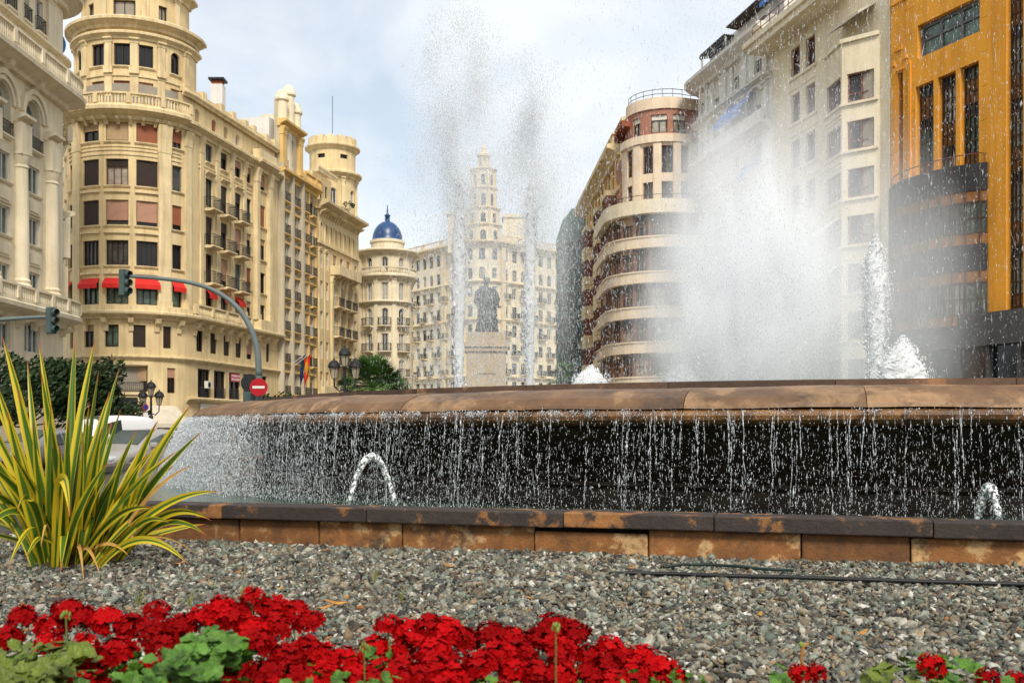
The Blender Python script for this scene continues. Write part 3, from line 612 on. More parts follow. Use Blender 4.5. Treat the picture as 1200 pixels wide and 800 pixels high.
# --- blue domed corner building
def domed_building():
    c0 = at(454, 400, 131)
    p = Path([(c0.x-5.9, c0.y-4.6), (c0.x-3.0, c0.y-1.2)]+arc(c0.x, c0.y, 3.1, -62, 100, 26)[1:]+[(c0.x+1.5, c0.y+9)])
    b = Building('apartment_building', 'pale corner building with rounded front under a blue tiled dome', 'building', (c0.x, c0.y, 0), M['stucco_pale'])
    tr = M['stucco_pale']; A0 = p.s[1]; AL = p.s[-2]-p.s[1]; U = lambda a: A0+(a+62)/162*AL
    sty = lambda: dict(frame=M['frame_white'], pane=pick([M['pane_mid'], M['pane_dark'], M['pane_curtain']]), mull=1)
    b.strip(p, 0, p.len, -.2, 4.2)
    for k in range(6):
        z = 4.2+3.2*k
        b.floor(p, 0, p.len, z, z+3.2, [W(U(a), .9, z+.5, 2.2, arch=(k % 2 == 1), **sty()) for a in (-35, 5, 45)]+[W(2.2, .9, z+.6, 2.1, **sty())])
        if k < 4:
            for u in (U(-35), U(5), U(45), 2.2): b.balcony(p, u, 1.5, z+.48, .75, tr, M['iron'], h=.95, step=.14)
    for a in (-58, -15, 25, 68): b.pilaster(p, U(a), .45, 4.3, 20.2, .15, tr, cap=.6)
    b.cornice(p, 0, p.len, 17.0, .4, .5, tr); b.cornice(p, 0, p.len, 20.1, .6, .75, tr); b.balustrade(p, U(-50), U(95), 20.7, .9, .5, tr)
    b.cornice(p, 0, p.len, 23.3, .6, .8, tr)
    b.body(p, 7, -.2, 23.3, M['roof_grey'])
    mb = MB(); mb.lathe([(2.1, 23.2), (2.1, 24.9), (2.25, 25.0), (2.25, 25.3), (1.95, 25.4)], (c0.x, c0.y, 0), 24); b.part('drum', mb, M['stucco_pale'])
    mb = MB(); mb.lathe([(1.98, 25.35)]+[(1.93*math.cos(a), 25.4+2.5*math.sin(a)) for a in [R(10*k) for k in range(9)]]+[(.32, 28.0), (.30, 28.5), (.42, 28.6), (.12, 28.9), (.04, 30.0)], (c0.x, c0.y, 0), 28); b.part('dome', mb, M['blue_tile'], smooth=True)
    b.done()
    # low orange-brown house just to the right
    q = Path([tuple(at(466, 400, 139).xy), tuple(at(484, 400, 146).xy)]); o = q.at(.5)
    h = Building('town_house', 'small ochre house in the street gap right of the blue domed building', 'building', (o.x, o.y, 0), M['stucco_yellow'])
    for k in range(6): h.floor(q, 0, q.len, -.2+3.1*k, 2.9+3.1*k, [W(u, .85, .5+3.1*k, 1.8, **sty()) for u in (1.3, 3.1, 5.2)]); h.band(q, 0, q.len, 2.7+3.1*k, 2.9+3.1*k, -.05, .35, tr)
    h.cornice(q, 0, q.len, 18.2, .6, .5, tr); h.body(q, 8, -.2, 18.4, M['roof_grey']); h.done()

# --- long building with tower that closes the square
def tower_building():
    c = at(566, 400, 186); l = at(478, 400, 203); r = at(662, 400, 200)
    ar = arc(c.x, c.y+4.2, 4.0, -55, 50, 10)
    p = Path([(l.x, l.y)]+ar+[(r.x, r.y)])
    b = Building('tower_building', 'pale yellow building behind the statue with a tall tiered tower over its corner', 'building', (c.x, c.y, 0), M['stucco_pale'])
    tr = M['stucco_trim']; e0, e1 = p.s[1], p.s[-2]
    sty = lambda: dict(frame=pick([M['frame_brown'], M['frame_grey'], M['frame_white']]), pane=pick([M['pane_dark'], M['pane_mid'], M['pane_mid'], M['pane_curtain']]), mull=1, bw=.14)
    lc = [1.2+2.35*i for i in range(int((e0-1)/2.35))]; rc = [e1+1.4+2.35*i for i in range(int((p.len-e1-1)/2.35))]; mc = [e0+(e1-e0)*(i+.5)/3 for i in range(3)]
    nf = 9
    b.strip(p, 0, p.len, -.2, 4.0)
    for k in range(nf):
        z = 4.0+3.45*k
        b.floor(p, 0, p.len, z, z+3.45, [W(u, 1.15, z+.6, 2.1, arch=(k == 7), **sty()) for u in lc+mc+rc])
        if k < 7:
            for u in (lc[::2]+rc[1::2] if k % 2 else lc[1::2]+rc[::2]+mc[1:2]): b.balcony(p, u, 1.9, z+.55, .8, tr, M['iron'], h=.95, step=.3, bw=.08)
    for z in (10.6, 21.0, 27.9): b.cornice(p, 0, p.len, z, .5, .6, tr, 'string_course')
    b.cornice(p, 0, p.len, 34.8, .9, 1.2, tr); b.balustrade(p, 0, e0, 35.7, 1.1, .7, tr, step=.5); b.balustrade(p, e1, p.len, 35.7, 1.1, .7, tr, step=.5)
    for u in (e0-.6, e1+.6, e0-6.5, e1+7): b.band(p, u-.5, u+.5, 4, 34.7, -.05, .5, tr, 'pilaster')
    b.body(p, 12, -.2, 35.4, M['roof_grey'])
    # attic blocks beside the tower
    mb = MB(); mb.box((c.x-4.8, c.y+6, 37.5), (3.6, 5, 7)); mb.box((c.x-4.8, c.y+6, 41.3), (4.2, 5.6, .6)); b.part('attic_block', mb, M['stucco_pale'])
    mb = MB(); mb.box((c.x+6.4, c.y+7, 37.5), (5.4, 5, 6.4)); mb.box((c.x+6.4, c.y+7, 41.0), (6.0, 5.6, .6)); b.part('attic_block', mb, M['stucco_pale'])
    cy = c.y+4.2
    def ring(rad, z0, z1, n, ww, wh, off=0):
        t = Path(arc(c.x, cy, rad, -120, 120, 24)); 
        b.floor(t, 0, t.len, z0, z1, [W(t.len*(i+.5)/n, ww, z0+(z1-z0-wh)*.5, wh, arch=True, frame=M['frame_brown'], pane=M['pane_dark'], mull=1) for i in range(n)])
        for i in range(n+1): b.band(t, max(0, t.len*i/n-.22), min(t.len, t.len*i/n+.22), z0+.02, z1-.02, -.05, .28, tr, 'pilaster')
        b.cornice(t, 0, t.len, z1-.1, .5, .42, tr, 'tower_cornice')
        mb = MB(); mb.lathe([(rad-.5, z0-1), (rad-.5, z1+.3), (.2, z1+.6)], (c.x, cy, 0), 20); b.part('tower_core', mb, M['stucco_pale'])
    ring(3.1, 34.9, 38.6, 5, 1.1, 2.2); ring(2.8, 38.6, 41.7, 5, .95, 1.8); ring(2.25, 41.7, 45.5, 5, .85, 2.3); ring(2.15, 45.5, 49.0, 5, .8, 2.0)
    for k in range(6):
        a = k*math.pi/3+.3; mb = MB(); mb.tube([(c.x+.95*math.cos(a), cy+.95*math.sin(a), 49.3), (c.x+.95*math.cos(a), cy+.95*math.sin(a), 51.9)], .17, 8); b.part('lantern_column', mb, tr)
    mb = MB(); mb.lathe([(.2, 51.8), (1.25, 51.85), (1.3, 52.2), (1.0, 52.4), (.5, 52.7), (.4, 52.75), (.4, 53.3), (.5, 53.4), (.15, 53.7), (.05, 54.4)], (c.x, cy, 0), 16); b.part('lantern_cap', mb, tr)
    mb = MB(); mb.lathe([(.45, 49.2), (.45, 51.8)], (c.x, cy, 0), 10); b.part('lantern_core', mb, M['stucco_pale'])
    b.done()
# ------------------------------------------------------------------ buildings, right side of the square
def green_building():
    a, c = at(652, 400, 128), at(694, 400, 123); p = Path([tuple(a.xy), tuple(c.xy)]); o = p.at(2)
    b = Building('office_building', 'dark green glazed building with rounded top behind the spray', 'building', (o.x, o.y, 0), mat('green_cladding', (.045,.115,.10), .45, .3, 1.0))
    for k in range(8):
        b.floor(p, 0, p.len, -.2+3.1*k, 2.9+3.1*k, [W(u, 1.3, .3+3.1*k, 2.2, frame=M['frame_grey'], pane=M['pane_teal'], mull=1) for u in (.9, 2.4, 3.75)])
        b.band(p, 0, p.len, 2.62+3.1*k, 2.88+3.1*k, -.05, .12, M['frame_grey'])
    mb = MB(); w = p.len
    prof = [(0, 24.55), (w, 24.55), (w, 26.8), (w*.75, 28.4), (w*.45, 28.4), (w*.18, 27.2), (0, 25.0)]
    mb.loft([[P3(p.at(u, .02), z) for u, z in prof], [P3(p.at(u, -8), z) for u, z in prof]]); b.part('rounded_top', mb, mat('green_cladding', (0,0,0)))
    b.body(p, 8, -.2, 24.5, M['roof_grey']); b.done()

def yellow_row():
    # ochre block with bays, running away from us
    X = lambda Y: 9.97-.046*(Y-98)
    p = Path([(X(125), 125), (X(95), 95)]); o = p.at(15)
    b = Building('apartment_building', 'ochre apartment block with stacked bays, left of the brown banded rounded building', 'building', (o.x, o.y, 0), M['stucco_yellow'])
    tr = M['stucco_trim']; sty = lambda: dict(frame=M['frame_brown'], pane=pick([M['pane_dark'], M['pane_mid']]), mull=1, blind=pick([None, M['blind_tan']]), bf=.4)
    cols = [1.6+2.6*i for i in range(11)]
    b.strip(p, 0, p.len, -.2, 4.2)
    for k in range(7):
        z = 4.2+3.3*k
        b.floor(p, 0, p.len, z, z+3.3, [W(u, 1.2, z+.7, 2.0, **sty()) for u in cols])
        b.band(p, 0, p.len, z+3.0, z+3.28, -.05, .2, tr)
    for u in (8.2, 18.6, 25.6):
        for k in range(6):
            z = 4.4+3.3*k
            b.band(p, u-1.5, u+1.5, z, z+.9, -.05, 1.0, tr, 'bay_parapet'); b.band(p, u-1.5, u+1.5, z+2.75, z+3.25, -.05, 1.0, tr, 'bay_head')
            mb = MB(); bar(mb, p, u-1.3, u+1.3, z+.9, z+2.75, -.05, .85); b.part('bay_glazing', mb, M['pane_dark'])
            for d in (-1.35, 0, 1.35): b.band(p, u+d-.12, u+d+.12, z+.9, z+2.75, -.05, .95, M['frame_rust'], 'bay_post')
        b.brackets(p, u-1.4, u+1.4, 4.4, .8, .9, tr, step=1.2)
    b.cornice(p, 0, p.len, 26.8, 1.0, 1.3, tr); b.balustrade(p, 0, p.len, 27.8, 1.0, .7, tr, step=.4)
    b.floor(p, 12, p.len, 27.3, 30.0, [W(u, 1.0, 28.2, 1.4, **sty()) for u in cols if u > 13], off=-1.2); b.cornice(p, 12, p.len, 29.8, .5, -.6, tr)
    b.body(p, 10, -.2, 27.2, M['roof_grey']); mb = MB(); mb.loft([[P3(p.at(u, o_), z) for u, o_ in ((12, -1.7), (p.len, -1.7), (p.len, -9), (12, -9))] for z in (27, 30.1)]); b.part('attic_core', mb, M['stucco_yellow'])
    b.done()
    a = at(676, 400, 134); c = at(693, 400, 131); q = Path([tuple(a.xy), tuple(c.xy)]); o = q.at(.5)
    h = Building('brick_house', 'dark red brick house end rising behind the ochre apartment block', 'building', (o.x, o.y, 0), M['terracotta'])
    for k in range(9): h.floor(q, 0, q.len, -.2+3.3*k, 3.1+3.3*k, [W(.95, .8, .6+3.3*k, 1.8, **sty())])
    h.cornice(q, 0, q.len, 29.3, .6, .3, M['frame_rust']); h.body(q, 9, -.2, 29.4, M['roof_grey']); h.done()

def banded_building():
    C = (13.9, 93.9); RR = 4.95
    ar = arc(C[0], C[1], RR, -92, 30, 28)
    p = Path([(ar[0][0]-.2, ar[0][1]+7)]+ar+[(ar[-1][0]+6, ar[-1][1]+3.4)])
    b = Building('apartment_building', 'rounded corner building with brown glazed bands between cream balconies and a brick top floor', 'building', (C[0], C[1], 0), M['stucco_peach'])
    tr = M['stucco_peach']; br = mat('brick', (.36,.17,.115), .85, .25, 5, bump=.4)
    A0 = p.s[1]; AL = p.s[-2]-A0; U = lambda a: A0+(a+92)/122*AL
    b.strip(p, 0, p.len, -.2, 1.85)
    for k in range(6):
        z = 1.85+3.05*k
        b.band(p, 0, p.len, z, z+1.0, -.5, .42, tr, 'balcony_band'); b.band(p, 0, p.len, z+.88, z+1.02, .36, .5, tr, 'coping')
        b.strip(p, 0, p.len, z+1.0, z+1.02, off=-.2)
        # glazed band: one window per bay, brick-red posts between
        edges = [0, 2.3, 4.6, A0]+[U(-92+17.4*i) for i in range(1, 8)]+[p.len-3.4, p.len]
        for i, (e, f) in enumerate(zip(edges, edges[1:])):
            w = f-e-.16
            if w < .3: continue
            b.window(p, (e+f)/2, w, z+1.0, 2.04, frame=M['frame_tan'], pane=pick([M['pane_mid'], M['pane_mid'], M['pane_curtain'], M['pane_dark']]), mull=2 if w > 1.3 else 1, trans=.45, inset=.05, blind=pick([None, M['blind_brown'], M['blind_tan']]), bf=pick([.2, .45]))
            b.band(p, max(0, f-.09), min(p.len, f+.09), z+1.0, z+3.05, -.4, .04, M['frame_tan'], 'post')
    zt = 1.85+3.05*6
    b.band(p, 0, p.len, zt-.1, zt+1.1, -.5, .62, M['stucco_pale'], 'balcony_band')
    mb = MB(); rp = Path([p.at(u, .5) for u in p.breaks(0, p.len)]); rb = MB()
    rb.tube([P3(v, zt+1.5) for v in rp.p], .03, 5)
    for k in range(int(rp.len/1.0)): v = rp.at(k*1.0); rb.box((v.x, v.y, zt+1.3), (.04, .04, .4))
    b.part('railing', rb, M['iron'])
    # cream upper storeys on a slightly smaller plan
    q = Path([(C[0]-3.75, C[1]+8)]+arc(C[0], C[1]+.2, 3.75, -90, 30, 22)+[(C[0]+9, C[1]-.2)]); Q0 = q.s[1]; QL = q.s[-2]-Q0; V = lambda a: Q0+(a+90)/120*QL
    wins = lambda z, h: [W(V(a), w, z, h, frame=M['frame_tan'], pane=pick([M['pane_mid'], M['pane_dark']]), mull=1) for a, w in ((-62, .8), (-30, 1.0), (-3, 1.15), (22, .9))]+[W(Q0-2.5, 1.2, z, h, frame=M['frame_tan'])]
    b.floor(q, 0, q.len, zt-.3, zt+3.3, wins(zt+1.35, 1.7)); b.floor(q, 0, q.len, zt+3.3, zt+6.6, wins(zt+3.8, 2.45))
    b.band(q, 0, Q0-.5, zt+1.1, zt+6.0, -.05, .15, br, 'brick_panel'); b.band(q, V(-88), V(30), zt+6.5, zt+7.2, -.05, .25, tr, 'balcony_band')
    for a in (-46, -16, 10): b.band(q, V(a)-.35, V(a)+.35, zt+.3, zt+6.45, -.05, .14, tr, 'pilaster')
    t = Path([(C[0]-3.3, C[1]+6)]+arc(C[0], C[1]+.2, 3.3, -90, 30, 20)+[(C[0]+9, C[1])]); T0 = t.s[1]; TL = t.s[-2]-T0; VT = lambda a: T0+(a+90)/120*TL
    sv = b.wm; b.wm = br; w0 = b.wall; b.wall = MB()
    b.floor(t, 0, t.len, zt+7.0, zt+9.6, [W(VT(a), w, zt+7.5, 1.6, frame=M['frame_brown'], pane=M['pane_curtain'], mull=1, blind=M['blind_white'], bf=.3) for a, w in ((-55, 1.0), (-15, 1.5), (18, 1.3))]); b.part('brick_storey', b.wall, br); b.wm = sv; b.wall = w0
    b.band(t, VT(-89), t.len, zt+9.6, zt+10.6, -.3, .15, tr, 'parapet'); b.band(t, T0-4.5, VT(-70), zt+8.6, zt+9.1, -.3, .9, M['terracotta'], 'eave')
    rb = MB(); rp = Path([t.at(u, -.1) for u in t.breaks(T0, t.len)])
    for dz in (.35, .75): rb.tube([P3(v, zt+10.6+dz) for v in rp.p], .03, 5)
    for k in range(int(rp.len/.9)): v = rp.at(k*.9); rb.box((v.x, v.y, zt+11.0), (.04, .04, .8))
    b.part('roof_railing', rb, M['iron'])
    b.body(p, 9, -.2, zt, M['roof_grey']); b.body(q, 8, zt-.1, zt+6.9, M['roof_grey'], name='roof_terrace'); b.body(t, 7, zt+6.8, zt+9.9, M['roof_grey'], name='top_roof'); b.done()

RW = lambda Y: 15.9+(90-Y)*.228
def white_building():
    s = Vector((RW(90), 90)); e = Vector((RW(75.6), 75.6)); d = (e-s).normalized(); n = Vector((d.y, -d.x))
    cc = s+d*1.6-n*2.0
    an = math.degrees(math.atan2(n.x, -n.y))
    ar = arc(cc.x, cc.y, 2.0, an-85, an, 10)
    p = Path([tuple(Vector(ar[0])+Vector((math.cos(R(an-85)), math.sin(R(an-85))))*-5)]+ar+[tuple(e)])
    o = p.at(p.len-5); b = Building('apartment_building', 'white classical building with blue awnings and striped roof pergola, half hidden by mist', 'building', (o.x, o.y, 0), M['white_plaster'])
    wp = M['white_plaster']; S = p.s[-2]; ln = p.len; up0 = p.upx; p.upx = lambda x: up0(x, True)
    sty = lambda: dict(frame=M['frame_white'], pane=pick([M['pane_mid'], M['pane_curtain']]), mull=1, blind=M['blind_white'], bf=pick([.5, .75]))
    cols = [p.upx(x) for x in (839, 862, 888)]+[p.upx(822)]
    zf = [-.2, 4.2, 7.6, 11.0, 14.4, 17.8, 21.2, 24.2, 27.6, 31.0]
    for k in range(len(zf)-1):
        z = zf[k]; b.floor(p, 0, ln, z, zf[k+1], [W(u, 1.25, z+.7, 2.1, **sty()) for u in cols]+[W(3.2, 1.1, z+.7, 2.0, **sty())], sill=wp)
    for z, h, dd in ((23.6, .6, .9), (27.3, .45, .6), (30.5, .9, 1.2)): b.cornice(p, 0, ln, z, h, dd, wp)
    for z in (7.4, 10.8, 14.2, 17.6, 20.9): b.cornice(p, 0, ln, z, .3, .3, wp, 'string_course')
    for u in cols[:3]:
        mb = MB(); rings = []
        for k in range(11):
            a = math.pi*k/10; rings.append([P3(p.at(u-r*math.cos(a), oo), 26.75+r*.45*math.sin(a)) for r, oo in ((1.0, -.05), (1.0, .35), (1.25, .4), (1.25, -.05))])
        mb.loft(rings); b.part('pediment', mb, wp)
    for u in [(cols[i]+cols[i+1])/2 for i in range(2)]+[cols[0]-1.7, cols[2]+1.5]:
        for z0, z1 in ((24.3, 27.2), (27.8, 30.45)): b.pilaster(p, u, .5, z0, z1, .16, wp, cap=.3)
    # blue awnings and the balcony below them
    for uu, w, z in ((p.upx(868), 4.8, 27.0), (p.upx(886), 2.0, 21.9)):
        mb = MB(); sweep(mb, p, uu-w/2, uu+w/2, [(.1, z), (1.25, z-1.25), (1.25, z-1.75), (1.28, z-1.75), (1.28, z-1.22), (.1, z+.05)]); b.part('blue_awning', mb, M['blue_cloth'])
    b.band(p, p.upx(835), ln-.1, 24.21, 25.0, .6, .8, wp, 'balcony_front')
    # attic with sloping eave
    b.floor(p, S-1.0, ln, 31.0, 33.9, [W(u, .8, 31.7, 1.3, **sty()) for u in cols[1:3]], off=-1.0)
    mb = MB(); sweep(mb, p, p.upx(852), ln, [(-.9, 33.75), (.1, 33.85), (.1, 33.95), (-1.4, 34.3)]); b.part('eave', mb, M['frame_brown'])
    mb = MB(); sweep(mb, p, p.upx(893), ln, [(-.7, 33.6), (.2, 33.3), (.2, 33.0), (.23, 33.0), (.23, 33.35), (-.7, 33.66)]); b.part('roof_awning', mb, M['blue_cloth'])
    for u in (p.upx(868), p.upx(890)): b.balcony(p, u, 1.6, 31.42, .3, wp, M['iron'], h=.9, off=-.3)
    b.band(p, S-1.5, ln, 31.4, 31.95, -.4, .1, wp, 'parapet')
    pg = MB(); sl = MB()
    u0, u1 = p.upx(815), p.upx(846)
    for u in (u0, (u0+u1)/2, u1): 
        for o_ in (-.3, -2.2): v = p.at(u, o_); pg.tube([P3(v, 31.1), P3(v, 33.6)], .09, 6)
    b.part('pergola_post', pg, wp)
    for k in range(12): bar(sl, p, u0-.2, u1+.2, 33.6, 33.7, -2.4+k*.2, -2.4+k*.2+.12)
    for k in range(7): bar(sl, p, (u0+u1)/2, u1+.2, 31.5+k*.3, 31.64+k*.3, -.2, -.12)
    b.part('pergola_slats', sl, M['iron'])
    b.body(p, 12, -.2, 31.1, M['roof_grey']); mb = MB(); mb.loft([[P3(p.at(u, o_), z) for u, o_ in ((S+3.4, -1.6), (ln, -1.6), (ln, -10), (S+3.4, -10))] for z in (31, 34.1)]); b.part('attic_core', mb, wp)
    b.done()

def cream_building():
    p = Path([(RW(75.55), 75.55), (RW(61.0), 61.0)]); U = p.upx; o = p.at(7)
    b = Building('apartment_building', 'cream modern building with angular glazed bays and projecting roof slab beside the orange building', 'building', (o.x, o.y, 0), M['stucco_pale'])
    tr = M['stucco_pale']; rust = lambda: dict(frame=M['frame_rust'], pane=pick([M['pane_mid'], M['pane_curtain'], M['pane_dark']]), mull=1, inset=.25)
    c1, c2, c0 = U(932), U(949.5), U(902)
    rows = [gz(y, p.at(U(941)).y) for y in (66, 121, 176, 231, 286, 341, 396, 440)]
    zs = [rows[0]+1.9]+[(a+b_)/2+.15 for a, b_ in zip(rows, rows[1:])]+[-.2]
    for i, zc in enumerate(rows):
        top, bot = zs[i], zs[i+1]
        ws = [W(c1, 1.25, zc-1.0, 2.0, **rust()), W(c2, 1.25, zc-1.0, 2.0, **rust())]
        if i > 0: ws.append(W(c0, 1.5, zc-.9, 1.8, **rust()))
        b.floor(p, 0, p.len, bot, top, ws)
        b.band(p, c1-.9, c2+.9, zc-1.25, zc-1.05, -.05, .12, tr, 'window_sill'); b.band(p, c1-.9, c2+.9, zc+1.3, zc+1.42, -.05, .06, tr, 'string_course')
    zt = zs[0]
    # roof slab and set-back attic
    b.band(p, U(900), U(1000), zt-.1, zt+.35, -.6, 1.7, tr, 'roof_slab'); b.band(p, U(897), U(1002), zt+.35, zt+.75, -.6, 1.9, tr, 'roof_slab')
    rb = MB(); rp = Path([p.at(U(905), 1.6), p.at(U(1000), 1.6)])
    for dz in (.45, .9): rb.tube([P3(v, zt+.75+dz) for v in rp.p], .035, 5)
    for k in range(9): v = rp.at(k*rp.len/8.01); rb.box((v.x, v.y, zt+1.2), (.05, .05, .9))
    b.part('railing', rb, M['frame_rust'])
    b.floor(p, U(925), p.len, zt, zt+4.5, [W(U(975), 1.5, zt+1.0, 1.9, **rust()), W(U(955), .8, zt+1.6, 1.2, **rust())], off=-.5)
    b.band(p, U(922), p.len, zt+4.5, zt+4.9, -.6, .3, tr, 'attic_slab')
    b.strip(p, 0, U(925), zt, zt+.5, off=-.5)
    b.strip(p, U(985), p.len, zt+.0, zt+9, off=-2.5)
    # angular bays
    m0, m1, m2 = U(980), U(1012), U(1033)
    d = 1.5
    q = Path([p.at(m0, -.02), p.at(m0+.6, d*.75), p.at(m1, d), p.at(m2-.05, .1)])
    h = p.at(m1).y
    brow = [gz(y, h-.8) for y in (101, 157, 213, 268, 324, 380, 436)]
    bay = MB()
    for i, zc in enumerate(brow):
        nz = brow[i+1] if i+1 < len(brow) else zc-3.1
        s0, s1, s2, s3 = q.s
        mid = [W((s1+s2)/2, (s2-s1)*.86, zc-.95, 1.75, frame=M['frame_rust'], pane=pick([M['pane_mid'], M['pane_curtain']]), mull=2, trans=.3, inset=.2), W((s2+s3)/2, (s3-s2)*.72, zc-.95, 1.75, frame=M['frame_rust'], pane=pick([M['pane_mid'], M['pane_dark']]), mull=1, trans=.3, inset=.2)]
        b.floor(q, 0, q.len, nz+.85, zc+.85, mid, depth=.3)
        b.band(q, .05, q.len-.05, zc-1.15, zc-1.0, -.05, .14, tr, 'window_sill')
        for dz in (-1.6, -1.85): b.band(q, s1+.1, s2-.05, zc+dz, zc+dz+.08, -.05, .06, tr, 'string_course')
        if i in (3, 4): 
            mb = MB(); sweep(mb, q, s1+.2, s2-.2, [(.1, zc+.8), (1.3, zc-.2), (1.3, zc-.4), (1.33, zc-.4), (1.33, zc-.15), (.1, zc+.85)]); b.part('window_awning', mb, M['cream_cloth'])
    bt = brow[0]+.85; b.floor(q, 0, q.len, bt, bt+1.9, []); b.band(q, 0, q.len, bt+1.9, bt+2.15, -.1, .16, tr, 'coping')
    mb = MB(); mb.loft([[P3(v, z) for v in [q.at(q.s[0], 0), q.at(q.s[1], -.5), q.at(q.s[2], -.5), q.at(q.s[3], 0)]] for z in (-.2, bt+.8)]); b.part('bay_core', mb, M['roof_grey'])
    # brick-backed terrace above the bay
    b.band(p, U(990), p.len, bt+.9, bt+4.4, -.9, -.5, mat('brick', (.3,.1,.06)), 'brick_panel'); b.window(p, U(1008), 1.6, bt+1.4, 2.2, frame=M['frame_rust'], pane=M['pane_dark'], inset=.43)
    mb = MB(); sweep(mb, p, U(988), U(1026), [(-.4, bt+4.3), (1.2, bt+3.5), (1.2, bt+3.3), (1.23, bt+3.3), (-.4, bt+4.4)]); b.part('terrace_awning', mb, M['cream_cloth'])
    b.band(p, U(1000), p.len, bt+4.9, bt+9, -1.0, -.4, tr, 'upper_wall')
    b.body(p, 12, -.2, zt+.4, M['roof_grey']); mb = MB(); mb.loft([[P3(p.at(u, o_), z) for u, o_ in ((U(925), -1.1), (p.len, -1.1), (p.len, -10), (U(925), -10))] for z in (zt, zt+4.6)]); b.part('attic_core', mb, tr)
    b.done()

def orange_building():
    XO = lambda Y: 22.5+.417*(61-Y)
    p = Path([(XO(60.9), 60.9), (XO(44.0), 44.0)]); U = p.upx; o = p.at(8)
    org = mat('orange_stucco', (.74, .325, .032), .85, .12, .4, bump=.3, streak=.6, stain=(.40,.16,.025))
    b = Building('office_building', 'orange building with tall latticed windows and a curved dark glazed bow, right edge', 'building', (o.x, o.y, 0), org)
    lat = mat('dark_lattice', (.06,.036,.022), .5, .3, 3); blk = mat('black_panel', (.022,.022,.024), .45, .25, 1.5); brz = mat('bronze_panel', (.20,.085,.022), .5, .35, 2.5)
    def Z(y, px): return gz(y, p.at(U(px)).y)
    def hole(x0, x1, y0, y1): u0, u1 = U(x0), U(x1); m = (x0+x1)/2; return ((u0+u1)/2, u1-u0, Z(y1, m), Z(y0, m)-Z(y1, m))
    top = hole(1075, 1148, 13, 53); talls = [hole(1073, 1094, 98, 230), hole(1099, 1120, 87, 225), hole(1125, 1147, 75.5, 222)]; slit = hole(1052, 1058, 85, 250)
    strip = hole(1179, 1199, -60, 430)
    zb = talls[0][2]
    hs = [top]+talls+[slit, strip]
    b.strip(p, 0, p.len, -.2, 36, [h+(False,) for h in hs], depth=.5)
    u, w, z, h = top; b.window(p, u, w, z, h, frame=M['frame_grey'], pane=M['pane_green'], mull=2, trans=.55, inset=.35, bw=.2)
    def lattice(u, w, z, h, rows, panes):                     # gridded metal window: glass rows and bronze panel rows
        fo = b.window(p, u, w, z, h, frame=lat, pane=M['pane_curtain'] if rows else M['pane_green'], mull=3, inset=.38, bw=.09)
        n = int(h/.62); rb = MB()
        for k in range(1, n):
            rb.box((0, -.02, k*h/n), (w*.98, .05, .06))
        rb.build('glazing_bars', lat, fo)
        for k in range(n):
            if (k // 3) % 2 == rows:
                pb = MB(); pb.box((0, .03, (k+.5)*h/n), (w*.94, .03, h/n*.9)); pb.build('panel', brz if k % 3 else blk, fo)
    for i, t in enumerate(talls): lattice(*t, i % 2, 0)
    u, w, z, h = slit; b.window(p, u, w, z, h, frame=lat, pane=M['pane_dark'], mull=0, inset=.35)
    lattice(*strip, 1, 0)
    # stepped relief round the slit
    for k, (x0, x1, y0) in enumerate(((1046.5, 1049.5, 75), (1049.5, 1058, 58), (1060, 1064, 66), (1064, 1067, 72))): b.band(p, U(x0), U(x1), Z(y0+4, x0), Z(y0, x0), -.05, .10, org, 'relief')
    b.band(p, U(1051), U(1060), Z(83, 1055), Z(80, 1055), -.05, .1, org, 'relief')
    for x in (1066.5,): b.band(p, U(x)-.1, U(x)+.1, Z(220, x), Z(72, x), -.05, .08, org, 'relief')
    b.band(p, 0, U(1064), Z(4, 1053), Z(0, 1053), -.05, .1, org, 'relief')
    jt = mat('panel_joint', (.30,.12,.015), .9, .2, 2)
    for x0, x1, ys in ((1043.2, 1051, (30, 62, 100, 140, 180)), (1067.5, 1072.5, (100, 130, 160, 190)), (1149.5, 1157.5, (20, 60, 100, 140, 180)), (1060, 1072, (10, 40))):
        for y in ys: m_ = (x0+x1)/2; b.band(p, U(x0), U(x1), Z(y+.35, m_), Z(y, m_), -.05, .004, jt, 'panel_joint')
    # curved bow over two storeys
    a, c = U(1043.5), U(1158); chord = c-a; n = 16; dep = 1.25
    qp = [p.at(a+chord*i/n, .05+dep*(1-(abs(2*i/n-1))**2.6)) for i in range(n+1)]
    q = Path([tuple(v) for v in qp])
    zt = Z(216, 1070)
    lev = [(zt, zt-1.45, blk), (zt-1.45, zt-2.0, brz), (zt-2.0, zt-3.75, None), (zt-3.75, zt-4.3, brz), (zt-4.3, zt-5.7, blk), (zt-5.7, zt-6.3, brz), (zt-6.3, zt-8.1, None), (zt-8.1, zt-8.6, brz)]
    for z1, z0, m in lev:
        if m is not None: b.band(q, 0, q.len, z0+.004, z1-.004, -.35, .06 if m is blk else .0, m, 'bow_band')
        else:
            k = 7
            for i in range(k): b.window(q, q.len*(i+.5)/k, q.len/k-.02, z0, z1-z0, frame=lat, pane=pick([M['pane_green'], M['pane_curtain'], M['pane_mid']]), mull=3, trans=.5, inset=.02, bw=.08)
    mb = MB(); mb.loft([[P3(v, z) for v in [q.at(u_, -.3) for u_ in q.breaks(0.05, q.len-.05)]] for z in (zt-8.6, zt-.05)], True, True); b.part('bow_core', mb, blk)
    rb = MB(); rb.tube([P3(q.at(u_, -.1), zt+.55) for u_ in q.breaks(.4, q.len-.2)], .03, 5)
    for i in range(0, 17, 4): v = q.at(q.len*min(.98, i/16+.02), -.1); rb.box((v.x, v.y, zt+.27), (.04, .04, .55))
    b.part('railing', rb, M['frame_rust'])
